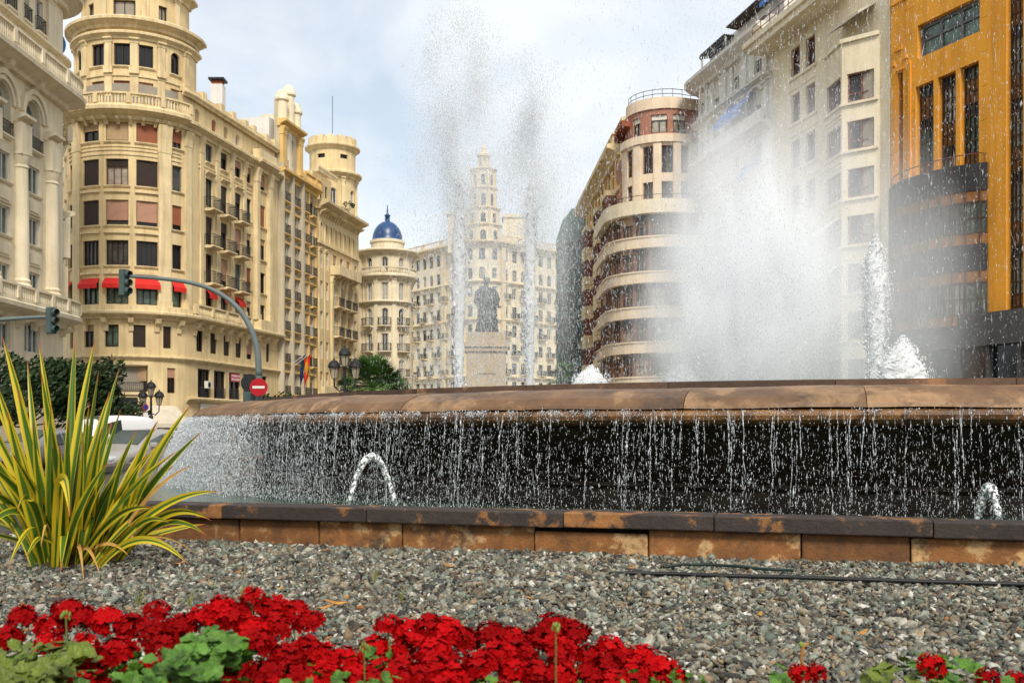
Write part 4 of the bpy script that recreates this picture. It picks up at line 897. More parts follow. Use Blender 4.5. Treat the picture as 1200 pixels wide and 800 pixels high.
    for x0 in range(11): b.band(q, q.len*(x0+.5)/11-.03, q.len*(x0+.5)/11+.03, zt-8.5, zt-.1, .0, .09, lat, 'bow_rib')
    # plinth storeys
    zp = Z(366, 1178)
    b.band(p, .02, p.len, zp-1.7, zp, -.02, .9, mat('grey_granite', (.07,.068,.065), .5, .25, 1.2), 'plinth_band')
    for i in range(9):
        u = .9+i*1.95; b.band(p, u-.85, u+.85, .2, zp-1.72, -.02, .5 if i % 2 else .45, lat if i % 2 else M['pane_dark'], 'shopfront'); b.band(p, u+.86, u+1.09, -.2, zp-1.71, -.02, .75, mat('grey_granite', (0,0,0)), 'pier')
    b.body(p, 14, -.2, 36, M['roof_grey']); b.done()
# ------------------------------------------------------------------ foliage helpers
M['leaf_dark'] = mat('leaf_dark', (.022,.045,.014), .6, .5, 2.0)
M['leaf_mid'] = mat('leaf_mid', (.045,.085,.02), .6, .5, 2.0)
M['bark'] = mat('bark', (.07,.045,.03), .9, .3, 4, bump=.5)
def leaf_cards(n, size, place):
    V = []; Fq = []
    for _ in range(n):
        c = place(); s = size*random.uniform(.6, 1.3)
        a = Vector((random.gauss(0, 1), random.gauss(0, 1), random.gauss(0, 1))).normalized(); b = a.orthogonal().normalized(); t = a.cross(b)
        i = len(V); V += [c-b*s, c+t*s*.42+a*s*.1, c+b*s, c-t*s*.42+a*s*.1]; Fq.append((i, i+1, i+2, i+3))
    return [tuple(v) for v in V], Fq
def leaf_cluster(name, base, label, cat, rx, h, n, m, size=.13, trunk=0, group=None, clumps=9):
    r = empty(name, base, label, cat, group)
    cl = [(Vector((random.uniform(-.75, .75)*rx, random.uniform(-.6, .6)*rx, trunk+random.uniform(.2, .85)*h)), random.uniform(.25, .5)*rx) for _ in range(clumps)]
    def place():
        c, q = random.choice(cl); d = Vector((random.gauss(0, 1), random.gauss(0, 1), random.gauss(0, .8))).normalized(); return c+d*q*random.random()**.35
    V, Fq = leaf_cards(n, size, place); np_mesh('crown', V, Fq, m, r)
    mb = MB()
    mb.tube([(0, 0, -.1), (.05, .03, trunk*.6+h*.1), (0, .05, trunk+h*.3)], [max(.05, rx*.07), max(.04, rx*.055), .03], 8)
    for c, q in cl: mb.tube([(0, .03, trunk*.8+h*.12), tuple(c*.55+Vector((0, 0, trunk*.3))), tuple(c)], [.05, .035, .012], 5)
    mb.build('trunk', M['bark'], r)
    return r

loggia_building(); narrow = None; domed_building(); tower_building(); green_building(); yellow_row(); banded_building(); white_building(); cream_building(); orange_building()

# ------------------------------------------------------------------ ground, roads, pavements
asphalt = mat('asphalt', (.055,.054,.052), .9, .2, .6, bump=.4, fine=60); paving = mat('paving', (.23,.21,.18), .85, .18, .9, bump=.3)
mb = MB(); mb.face([(-1500, -1500, -.15), (1500, -1500, -.15), (1500, 1500, -.15), (-1500, 1500, -.15)]); tag(mb.build('ground', paving), kind='structure')
mb = MB(); mb.face([(-27, -60, -.146), (-9.8, -60, -.146), (-9.8, 46, -.146), (-7, 170, -.146), (-14, 170, -.146), (-23.5, 84, -.146)]); tag(mb.build('road', asphalt), kind='structure')
mb = MB()
for y in range(-20, 150, 7): mb.face([(-16.2+max(0, y-40)*.035, y, -.142), (-16.05+max(0, y-40)*.035, y, -.142), (-16.05+max(0, y-37)*.035, y+3, -.142), (-16.2+max(0, y-37)*.035, y+3, -.142)])
tag(mb.build('road_marking', mat('road_paint', (.6,.6,.57), .8, .1)), kind='structure')
mb = MB(); mb.loft([[(x, y, z) for x, y in ((-60, -60), (-27, -60), (-23.8, 84), (-14.5, 170), (-60, 170))] for z in (-.3, -.02)]); tag(mb.build('pavement', paving), kind='structure')
mb = MB(); mb.loft([[(x, y, z) for x, y in ((-8.6, -3), (16, -3), (16, 7.5), (-5.2, 13.9), (-8.6, 17))] for z in (-.14, -.02)]); tag(mb.build('soil', mat('soil', (.055,.05,.042), .95, .3, 3, bump=.6, fine=30)), kind='structure')

# crushed-stone bed
def gravel():
    m = bpy.data.materials.new('gravel_stone'); m.use_nodes = True; t = m.node_tree; b = t.nodes['Principled BSDF']; b.inputs['Roughness'].default_value = .75; b.inputs['Specular IOR Level'].default_value = .3
    a = t.nodes.new('ShaderNodeVertexColor'); a.layer_name = 'tint'; nz = t.nodes.new('ShaderNodeTexNoise'); nz.inputs['Scale'].default_value = 55; nz.inputs['Detail'].default_value = 4
    tc = t.nodes.new('ShaderNodeTexCoord'); mx = t.nodes.new('ShaderNodeMix'); mx.data_type = 'RGBA'; mx.blend_type = 'MULTIPLY'; rm = t.nodes.new('ShaderNodeValToRGB')
    rm.color_ramp.elements[0].position = .3; rm.color_ramp.elements[0].color = (.55,.55,.55,1); rm.color_ramp.elements[1].position = .68; rm.color_ramp.elements[1].color = (1.15,1.15,1.15,1)
    t.links.new(tc.outputs['Object'], nz.inputs['Vector']); t.links.new(nz.outputs['Fac'], rm.inputs['Fac']); mx.inputs['Factor'].default_value = 1
    t.links.new(a.outputs['Color'], mx.inputs['A']); t.links.new(rm.outputs['Color'], mx.inputs['B']); t.links.new(mx.outputs['Result'], b.inputs['Base Color'])
    bm = bmesh.new(); bmesh.ops.create_icosphere(bm, subdivisions=1, radius=1); bv = np.array([v.co[:] for v in bm.verts]); bf = np.array([[v.index for v in f.verts] for f in bm.faces]); bm.free()
    pts = []
    def fill(y0, y1, sp, extra):
        ys = np.arange(y0, y1, sp)
        for y in ys:
            xs = np.arange(-.60*y-.3, .60*y+.3, sp); p = np.stack([xs, np.full_like(xs, y)], 1)+rng.uniform(-.5, .5, (len(xs), 2))*sp*1.1; pts.append(np.c_[p, np.full(len(p), sp)])
    fill(4.3, 7.6, .033, 0); fill(7.6, 10.0, .036, 0); fill(10.0, 13.2, .042, 0)
    p = np.concatenate(pts)
    # keep this side of the pool wall
    n = np.array([.277, .961]); d = (p[:, :2]-np.array([-3.56, 11.86]))@n; p = p[d < -.02]; N = len(p)
    size = p[:, 2]*rng.lognormal(-.44, .34, N); sc = np.stack([size*rng.uniform(.8, 1.5, N), size*rng.uniform(.65, 1.1, N), size*rng.uniform(.25, .6, N)], 1)
    V = bv[None]*(1+rng.uniform(-.42, .42, (N, len(bv), 3))); V = V*sc[:, None, :]
    q = rng.normal(0, 1, (N, 4)); q[:, 0] += 1.2; q[:, 1:3] *= .55; q /= np.linalg.norm(q, axis=1, keepdims=True); w, x, y, z = q.T
    Rm = np.stack([1-2*(y*y+z*z), 2*(x*y-w*z), 2*(x*z+w*y), 2*(x*y+w*z), 1-2*(x*x+z*z), 2*(y*z-w*x), 2*(x*z-w*y), 2*(y*z+w*x), 1-2*(x*x+y*y)], 1).reshape(N, 3, 3)
    V = np.einsum('nij,nkj->nki', Rm, V)
    hgt = .012*np.sin(p[:, 0]*1.7+1)+.014*np.sin(p[:, 1]*2.3+p[:, 0])+rng.uniform(-.012, .018, N)
    V += np.stack([p[:, 0], p[:, 1], hgt+.004], 1)[:, None, :]
    pal = np.array([lin(c) for c in [(152,149,134), (116,116,106), (176,172,158), (128,115,95), (92,91,84), (142,133,112), (204,201,190), (76,72,64), (152,131,102), (110,119,104), (134,141,128), (96,83,68), (60,60,58)]])
    pr = np.array([12, 14, 9, 9, 13, 11, 4, 9, 5, 10, 9, 9, 6.]); idx = rng.choice(len(pal), N, p=pr/pr.sum())
    c = pal[idx]*rng.uniform(.6, 1.12, (N, 1)); wr = rng.random(N); c[wr < .005] = np.array(lin((150,100,55)))
    # damp brown zone near the wall and to the right, paler towards the left front
    col = np.concatenate([np.clip(c, 0, .8), np.ones((N, 1))], 1); col = np.repeat(col, len(bv), 0)
    Fc = (bf[None]+(np.arange(N)*len(bv))[:, None, None]).reshape(-1, 3)
    tag(np_mesh('gravel', V.reshape(-1, 3), Fc, m, colors=col), kind='stuff')
gravel()

# ------------------------------------------------------------------ fountain
CX, CY, LIP = 7.56, 25.9, 15.0
def ring_pt(r, a, z): return (CX+r*math.sin(R(a)), CY-r*math.cos(R(a)), z)
def stone(name, col, rust, thr, scale, dark=(.02,.016,.013), rough=.75, amount=.9, tone=(.65, 1.3), dk=.58):  # patchy weathered stone, offset per block
    m = bpy.data.materials.new(name); m.use_nodes = True; t = m.node_tree; n = t.nodes; l = t.links.new; b = n['Principled BSDF']; b.inputs['Roughness'].default_value = rough
    tc = n.new('ShaderNodeTexCoord'); oi = n.new('ShaderNodeObjectInfo'); ad = n.new('ShaderNodeVectorMath'); ad.operation = 'ADD'; ml = n.new('ShaderNodeVectorMath'); ml.operation = 'SCALE'
    cmb = n.new('ShaderNodeCombineXYZ'); l(oi.outputs['Random'], cmb.inputs['X']); l(oi.outputs['Random'], cmb.inputs['Z']); l(cmb.outputs[0], ml.inputs[0]); ml.inputs['Scale'].default_value = 37
    l(tc.outputs['Object'], ad.inputs[0]); l(ml.outputs[0], ad.inputs[1])
    def nz(s, d=8, r=.65):
        q = n.new('ShaderNodeTexNoise'); q.inputs['Scale'].default_value = s; q.inputs['Detail'].default_value = d; q.inputs['Roughness'].default_value = r; l(ad.outputs[0], q.inputs['Vector']); return q
    def ramp(src, p0, p1, c0, c1):
        q = n.new('ShaderNodeValToRGB'); e = q.color_ramp.elements; e[0].position = p0; e[1].position = p1; e[0].color = c0+(1,); e[1].color = c1+(1,); l(src, q.inputs['Fac']); return q.outputs['Color']
    def mix(f, a, bb):
        q = n.new('ShaderNodeMix'); q.data_type = 'RGBA'; l(f, q.inputs['Factor']); l(a, q.inputs['A']); l(bb, q.inputs['B']); return q.outputs['Result']
    base = ramp(nz(scale*2).outputs['Fac'], .3, .72, tuple(c*.55 for c in col), tuple(c*1.35 for c in col))
    rustc = ramp(nz(scale*5).outputs['Fac'], .3, .7, tuple(c*.6 for c in rust), tuple(min(1, c*1.3) for c in rust))
    c = mix(ramp(nz(scale).outputs['Fac'], thr, thr+.05, (0.,)*3, (amount,)*3), base, rustc)
    c = mix(ramp(nz(scale*.8, 10, .75).outputs['Fac'], dk, dk+.13, (0.,)*3, (.85,)*3), c, ramp(nz(3).outputs['Fac'], 0, 1, dark, dark))
    # tone differs from block to block
    hv = n.new('ShaderNodeHueSaturation'); mr = n.new('ShaderNodeMapRange'); mr.inputs['To Min'].default_value = tone[0]; mr.inputs['To Max'].default_value = tone[1]; l(oi.outputs['Random'], mr.inputs['Value']); l(mr.outputs[0], hv.inputs['Value']); l(c, hv.inputs['Color'])
    l(hv.outputs['Color'], b.inputs['Base Color'])
    bp = n.new('ShaderNodeBump'); bp.inputs['Strength'].default_value = .55; bp.inputs['Distance'].default_value = .03; l(nz(scale*9, 8, .7).outputs['Fac'], bp.inputs['Height']); l(bp.outputs['Normal'], b.inputs['Normal'])
    return m
lip_m = stone('lip_sandstone', (.165,.085,.034), (.29,.17,.08), .51, 1.1, dark=(.04,.022,.012), rough=.5, dk=.53, tone=(.85, 1.12)); wet_m = stone('wet_lip_stone', (.10,.045,.012), (.20,.095,.03), .48, 2.6, dark=(.02,.012,.006), rough=.35, tone=(.85, 1.15)); 
cop_m = stone('coping_stone', (.040,.027,.022), (.30,.13,.035), .535, 2.0); wal_m = stone('wall_sandstone', (.21,.085,.022), (.40,.25,.11), .52, 2.4, dark=(.03,.022,.017), amount=1, dk=.52)
gap_m = mat('dark_gap', (.012,.010,.009), .9, .3, 5); drum_stone = mat('dark_drum_stone', (.050,.035,.023), .45, .5, 1.5, bump=.5, fine=14, streak=.3, stain=(.025,.024,.018), spec=.15)  # drum stone: dark brown all over, mottled by noise, with darker streaks
fb = empty('fountain_basin', (CX, CY, 0), 'huge round stone fountain basin with a rolled brown lip overflowing with water', 'fountain'); fo = (CX, CY, 0)
prof = [(13.6, 1.72), (13.75, 1.80), (14.3, 1.815), (14.62, 1.77), (14.84, 1.68), (14.94, 1.58), (14.95, 1.545), (14.8, 1.53), (13.6, 1.53)]
prof2 = [(14.2, 1.52), (14.93, 1.527), (14.985, 1.51), (15.01, 1.46), (14.995, 1.41), (14.93, 1.37), (14.6, 1.345), (13.9, 1.33)]
nb = 46
for k in range(nb):
    a0 = k*360/nb+1.7; a1 = a0+360/nb-.035; mb = MB(); dz = random.uniform(-.003, .003); dr = random.uniform(-.005, .005)
    mb.loft([[ring_pt(r+dr, a0+(a1-a0)*i/6, z+dz+.008*math.sin(k*3+i)) for r, z in prof] for i in range(7)]); mb.build('lip_stone', lip_m, fb, fo, smooth=False); mb = MB(); mb.loft([[ring_pt(r+dr*.5, a0+(a1-a0)*i/6, z) for r, z in prof2] for i in range(7)]); mb.build('lip_edge', wet_m, fb, fo)
mb = MB(); mb.lathe([(13.2, 1.2), (14.2, 1.322), (13.95, 1.15), (13.55, .85), (13.38, .66), (13.42, .63), (13.7, .60), (13.72, .55), (13.62, .5), (13.62, .2), (13.2, .2)], fo, 160); mb.build('drum', drum_stone, fb, fo, smooth=False)
ring_m = stone('ring_stone', (.10,.055,.032), (.26,.13,.06), .58, 1.5)
for k in range(40):
    a0 = k*9+3; a1 = a0+8.96; mb = MB(); mb.loft([[ring_pt(r, a0+(a1-a0)*i/5, z) for r, z in ((13.05, 1.6), (13.05, 1.93), (13.5, 1.93), (13.5, 1.6))] for i in range(6)]); mb.build('ring_stone', ring_m, fb, fo)
wat = bpy.data.materials.new('pool_water'); wat.use_nodes = True; t = wat.node_tree; b = t.nodes['Principled BSDF']; b.inputs['Base Color'].default_value = (.06,.10,.075,1); b.inputs['Roughness'].default_value = .12
nz = t.nodes.new('ShaderNodeTexNoise'); nz.inputs['Scale'].default_value = 7; nz.inputs['Detail'].default_value = 4; bp = t.nodes.new('ShaderNodeBump'); bp.inputs['Strength'].default_value = .5; bp.inputs['Distance'].default_value = .06
tc = t.nodes.new('ShaderNodeTexCoord'); t.links.new(tc.outputs['Object'], nz.inputs['Vector']); t.links.new(nz.outputs['Fac'], bp.inputs['Height']); t.links.new(bp.outputs['Normal'], b.inputs['Normal'])
mb = MB(); mb.lathe([(13.2, 1.60), (13.2, 1.70)], fo, 96); tag(mb.build('basin_water', wat), kind='structure')
# outer pool: straight front kerb
LDIR = Vector((.961, -.277)); A0 = Vector((-3.56, 11.86))
corner = A0+LDIR*(-1.75); pool = [tuple(A0+LDIR*13.5), (23.5, 13.5), (25.5, 26), (22, 40), (7.5, 46), (-6.5, 40), (-10.2, 27), (-9.2, 18.0), tuple(corner)]
pool = [tuple(corner), tuple(A0+LDIR*13.5)]+pool[1:-1]
pw = empty('fountain_pool', (CX, CY, 0), 'low stone pool wall with dark coping and rusty orange blocks round the fountain', 'pool wall')
loop = [Vector(q) for q in pool]+[Vector(pool[0])]
for s_i, (a, c) in enumerate(zip(loop, loop[1:])):
    ln = (c-a).length; sp = Path([tuple(a), tuple(c)]) ; flip = 1
    u = .0
    while u < ln-.05:
        w = min(random.uniform(1.5, 2.3), ln-u)
        if ln-u-w < .5: w = ln-u
        mb = MB(); dz = random.uniform(-.006, .006); bar(mb, sp, u+.004, u+w-.004, .285+dz, .44+dz, -.36, .10); o = mb.build('coping_stone', cop_m, pw, fo)
        bv = o.modifiers.new('bevel', 'BEVEL'); bv.width = .014; bv.segments = 2
        u += w
    u = 0.0
    while u < ln-.05:
        w = min(random.choice([.8, 1.0, 1.2, 1.5]), ln-u)
        if ln-u-w < .4: w = ln-u
        h = .283-random.choice([.0, .0, .012, .02, .05]); d = random.uniform(-.012, .012)
        mb = MB(); bar(mb, sp, u+.006, u+w-.006, -.14, h, -.3, .0+d); o = mb.build('wall_stone', wal_m, pw, fo); bv = o.modifiers.new('bevel', 'BEVEL'); bv.width = .02; bv.segments = 2; u += w
    mb = MB(); bar(mb, sp, 0, ln, -.14, .282, -.34, -.05); mb.build('wall_core', gap_m, pw, fo)
mb = MB(); mb.face([(x, y, .25) for x, y in pool]); tag(mb.build('pool_water', wat), kind='structure')

# ------------------------------------------------------------------ water in the air
wd = bpy.data.materials.new('water_drops'); wd.use_nodes = True; t = wd.node_tree; t.nodes.clear(); l = t.links.new
df = t.nodes.new('ShaderNodeBsdfDiffuse'); df.inputs['Color'].default_value = (.86,.90,.93,1); tl = t.nodes.new('ShaderNodeBsdfTranslucent'); tl.inputs['Color'].default_value = (.86,.90,.93,1)
m1 = t.nodes.new('ShaderNodeMixShader'); m1.inputs[0].default_value = .4; gl = t.nodes.new('ShaderNodeBsdfGlossy'); gl.inputs['Roughness'].default_value = .15; m2 = t.nodes.new('ShaderNodeMixShader'); m2.inputs[0].default_value = .12
tr_ = t.nodes.new('ShaderNodeBsdfTransparent'); m3 = t.nodes.new('ShaderNodeMixShader'); m3.inputs[0].default_value = .28; ou = t.nodes.new('ShaderNodeOutputMaterial')
l(df.outputs[0], m1.inputs[1]); l(tl.outputs[0], m1.inputs[2]); l(m1.outputs[0], m2.inputs[1]); l(gl.outputs[0], m2.inputs[2]); l(m2.outputs[0], m3.inputs[1]); l(tr_.outputs[0], m3.inputs[2]); l(m3.outputs[0], ou.inputs['Surface'])
fine = wd.copy(); fine.name = 'fine_spray'; fine.node_tree.nodes['Mix Shader.002'].inputs[0].default_value = .66; fine.node_tree.nodes['Diffuse BSDF'].inputs['Color'].default_value = (.92,.95,1,1); fine.node_tree.nodes['Translucent BSDF'].inputs['Color'].default_value = (.92,.95,1,1)
foam = wd.copy(); foam.name = 'white_foam'; foam.node_tree.nodes['Mix Shader.002'].inputs[0].default_value = 0; foam.node_tree.nodes['Mix Shader.001'].inputs[0].default_value = .04; foam.node_tree.nodes['Diffuse BSDF'].inputs['Color'].default_value = (.95,.96,.97,1); foam.node_tree.nodes['Translucent BSDF'].inputs['Color'].default_value = (.95,.96,.97,1)
OCT = np.array([(1,0,0), (0,1,0), (-1,0,0), (0,-1,0), (0,0,1), (0,0,-1)], float); OCF = np.array([(0,1,4), (1,2,4), (2,3,4), (3,0,4), (1,0,5), (2,1,5), (3,2,5), (0,3,5)])
def drops(name, P, wid, lng, parent=None, tilt=.08, jag=.35, m=None):
    P = np.asarray(P); N = len(P); V = OCT[None]*(1+rng.uniform(-jag, jag, (N, 6, 1))); V = V*np.stack([wid, wid, lng], 1)[:, None, :]
    tx = rng.normal(0, tilt, (N, 2)); V[:, :, 0] += V[:, :, 2]*tx[:, :1]; V[:, :, 1] += V[:, :, 2]*tx[:, 1:]
    V += P[:, None, :]; Fc = (OCF[None]+(np.arange(N)*6)[:, None, None]).reshape(-1, 3)
    return np_mesh(name, V.reshape(-1, 3), Fc, m or wd, parent)
def px_np(x, y, Y): return np.stack([(x-600)*Y/F, Y, EYE+(HZ-y)*Y/F], 1)

# overflow curtain round the lip
def curtain():
    Ps, Ws, Ls = [], [], []
    def add(a, r, z, w, l): Ps.append(np.stack([CX+r*np.sin(np.radians(a)), CY-r*np.cos(np.radians(a)), z], 1)); Ws.append(w); Ls.append(l)
    # density along the lip, in clumps
    cl = rng.uniform(-92, 8, 46); 
    N = 48000; a = np.where(rng.random(N) < .6, cl[rng.integers(0, 46, N)]+rng.normal(0, 1.0, N), rng.uniform(-92, 8, N)); a = np.where(rng.random(N) < .42, -60+rng.normal(0, 17, N), a)
    f = rng.random(N)**.8; r = 15.06+.22*f+np.abs(rng.normal(0, .05, N)); z = 1.45-1.2*f
    add(a, r, z, rng.lognormal(-6.1, .5, N), rng.lognormal(-4.35, .7, N))
    # strings: runs of drops hanging from one spot
    for _ in range(240):
        a0 = rng.uniform(-90, 6); n = int(rng.uniform(16, 80)); top = 1.5; bot = rng.choice([.26, .4, .8, 1.0], p=[.45, .25, .15, .15]); f = np.sort(rng.random(n)); off = rng.uniform(.04, .2)
        wob = np.cumsum(rng.normal(0, .010, n)); add(a0+wob, 15.03+off*f**.5, top-(top-bot)*f, rng.lognormal(-5.9, .55, n), rng.lognormal(-4.1, .7, n))
    # foam where the water spills over the edge
    N = 12000; a = np.where(rng.random(N) < .68, rng.uniform(-74, -24, N), rng.uniform(-92, 8, N)); env = (np.sin(a*1.3)+np.sin(a*3.1+1)+np.sin(a*7.7+2)); keep = rng.random(N) < np.clip(.45+.3*env, .05, 1); a = a[keep]; n = len(a)
    add(a, 14.99+np.abs(rng.normal(0, .035, n)), 1.53-np.abs(rng.normal(0, .045, n))+rng.normal(0, .012, n), rng.lognormal(-5.35, .5, n), rng.lognormal(-5.0, .5, n))
    # thick white spill at the left end of the basin
    N = 16000; a = rng.uniform(-92, -50, N); f = rng.random(N)**.9; add(a, 15.05+.55*f**.6*rng.random(N)+.1*f, 1.5-1.25*f, rng.lognormal(-5.2, .5, N), rng.lognormal(-4.0, .6, N))
    # splash where it lands
    N = 4200; a = np.where(rng.random(N) < .5, rng.uniform(-92, -45, N), rng.uniform(-92, 8, N)); add(a, 15.3+rng.normal(0, .22, N), .26+np.abs(rng.normal(0, .10, N)), rng.lognormal(-5.4, .5, N), rng.lognormal(-5.1, .5, N))
    tag(drops('water_curtain', np.concatenate(Ps), np.concatenate(Ws), np.concatenate(Ls)), kind='stuff')
curtain()

def foam_body(name, prof, base, parent, n=28, rough=.22, seed=0):     # ragged white water, tapering
    q = random.Random(seed); mb = MB(); rings = []
    for i, (r, z) in enumerate(prof):
        ring = []
        for k in range(n):
            a = 2*math.pi*k/n; rr = r*(1+rough*(q.random()-.5)*2*.6+rough*.5*math.sin(a*3+z*5)); ring.append((base[0]+rr*math.cos(a), base[1]+rr*math.sin(a), base[2]+z+(q.random()-.5)*rough*r*.6))
        rings.append(ring)
    mb.loft(rings); o = mb.build(name, foam, parent, parent.location if parent else (0, 0, 0), smooth=True); return o
def resample(prof, n):
    out = []
    L_ = [0]
    for a, b_ in zip(prof, prof[1:]): L_.append(L_[-1]+math.hypot(b_[0]-a[0], b_[1]-a[1]))
    for i in range(n+1):
        s = L_[-1]*i/n; k = max(j for j in range(len(L_)) if L_[j] <= s+1e-9); k = min(k, len(prof)-2); f = (s-L_[k])/max(1e-9, L_[k+1]-L_[k]); out.append((prof[k][0]+(prof[k+1][0]-prof[k][0])*f, prof[k][1]+(prof[k+1][1]-prof[k][1])*f))
    return out
def jet(px, Y, label, top_px, spread, nd, core_top, seed, cw):
    X = gx(px, Y); zb = 1.68; zt = gz(top_px, Y); r = empty('water_jet', (X, Y, zb), label, 'water jet', 'tall jets of the fountain')
    h = gz(core_top, Y)-zb; q = np.random.default_rng(seed)
    # core: a packed rope of drops
    N = 8000; f = q.random(N); z = zb+h*f; w = cw*(.55+.9*f)*(1+.25*np.sin(z*2.1+seed)); rad = np.abs(q.normal(0, .42, N))*w; an = q.uniform(0, 6.283, N); keep = q.random(N) < (1-f**2.2*.9)
    P = np.stack([X+rad*np.cos(an)+.05*np.sin(z*1.2), Y+rad*np.sin(an), z], 1)[keep]
    drops('core', P-np.array([X, Y, zb]), q.lognormal(-4.3, .5, len(P)), q.lognormal(-2.9, .5, len(P)), r, m=foam)
    foam_body('column', resample([(.05, 0), (cw*.5, .1), (cw*.62, h*.3), (cw*.85, h*.55), (cw*.8, h*.75), (.06, h*.97)], 110), (X, Y, zb), r, 18, .2, seed)
    # spray: strands thrown up that fall back
    Ps = []; 
    for _ in range(nd):
        vx, vy = q.normal(0, 1, 2)*spread; hp = (zt-zb)*(1-min(.75, abs(q.normal(0, .26)))); hp = max(hp, 2.0); n = int(q.uniform(120, 330)); s = q.uniform(.35, 2.05, n)   # s = 1 at the top of the flight
        s = np.where(s < .5, s+.6, s)
        z = zb+hp*(1-(s-1)**2); ok = z > 1.7; s = s[ok]; z = z[ok]; n = len(s); k = .25+.75*s
        Ps.append(np.stack([X+vx*k+q.normal(0, .13, n), Y+vy*k+q.normal(0, .13, n), z+q.normal(0, .12, n)], 1))
    P = np.concatenate(Ps); cl = np.sin(2.3*P[:, 0]+1.1*P[:, 2]+seed)+np.sin(3.7*P[:, 2]*.6-3.1*P[:, 0]+1)+np.sin(5.3*P[:, 0]+.8*P[:, 2]+2*P[:, 1]); P = P[q.random(len(P)) < np.clip(.55+.32*cl, .12, 1)]; drops('spray', P-np.array([X, Y, zb]), q.lognormal(-5.15, .5, len(P)), q.lognormal(-3.9, .55, len(P)), r, m=fine)
    return r
jet(538, 27, 'tallest white water jet, rising just left of the statue', 14, .50, 380, 205, 3, .20)
jet(621, 27, 'second tall white water jet, rising right of the statue', 62, .34, 270, 215, 5, .17)
def foam_jet(px, Y, label, prof, seed, nd=1200, sp=.3):
    X = gx(px, Y); r = empty('foam_jet', (X, Y, 1.68), label, 'foam jet', 'low foaming jets of the fountain'); foam_body('foam', resample(prof, 46), (X, Y, 1.68), r, 30, .17, seed)
    q = np.random.default_rng(seed); ht = max(z for _, z in prof); N = nd; z = ht*q.random(N)**.9*1.02; pr = resample(prof, 60); zz = np.array([a[1] for a in pr]); rr = np.array([a[0] for a in pr]); rad = np.interp(z, zz, rr)*(1+np.abs(q.normal(0, sp, N)))+.02; an = q.uniform(0, 6.283, N)
    drops('spray', np.stack([rad*np.cos(an), rad*np.sin(an), z], 1), q.lognormal(-4.5, .5, N), q.lognormal(-3.9, .5, N), r, m=foam); return r
foam_jet(1026, 23, 'narrow foaming white jet standing right of the mist, tallest of the low jets', [(.02, 0), (.10, .05), (.12, .7), (.15, 1.5), (.20, 2.4), (.21, 3.0), (.16, 3.45), (.09, 3.75), (.02, 3.9)], 11, 3200, .4)
foam_jet(1058, 22, 'bright white foam mound beside the narrow foam jet', [(.5, 0), (.48, .6), (.42, .95), (.30, 1.15), (.2, 1.35), (.1, 1.5), (.02, 1.6)], 12, 900, .25)
foam_jet(692, 24, 'small white foam mound peeping over the rim below the green building', [(.4, 0), (.37, .72), (.26, .9), (.1, 1.03), (.02, 1.09)], 13, 500, .25)
foam_jet(800, 26, 'low white bubbling mound at the foot of the mist cloud', [(.6, 0), (.55, .7), (.38, 1.0), (.18, 1.2), (.02, 1.3)], 14, 700, .4)
# fine falling spray over the right half of the basin
def drizzle():
    n1 = 34000; x = rng.uniform(660, 1230, n1); y = rng.uniform(-40, 452, n1); Y = rng.uniform(15, 34, n1); d = rng.random(n1) < np.clip(.35+.5*np.exp(-((x-880)/150)**2), 0, 1); A = px_np(x, y, Y)[d]
    n2 = 9000; x = rng.normal(880, 110, n2); y = 450-np.abs(rng.normal(0, 170, n2)); B = px_np(x, y, rng.uniform(21, 31, n2))
    n3 = 24000; x = rng.normal(588, 58, n3); y = rng.uniform(180, 452, n3); C_ = px_np(x, y, rng.uniform(21, 31, n3))
    P = np.concatenate([A, B, C_]); P = P[P[:, 2] > 1.72]; N = len(P)
    tag(drops('falling_spray', P, rng.lognormal(-5.45, .55, N), rng.lognormal(-3.85, .7, N), tilt=.12, m=fine), kind='stuff')
drizzle()
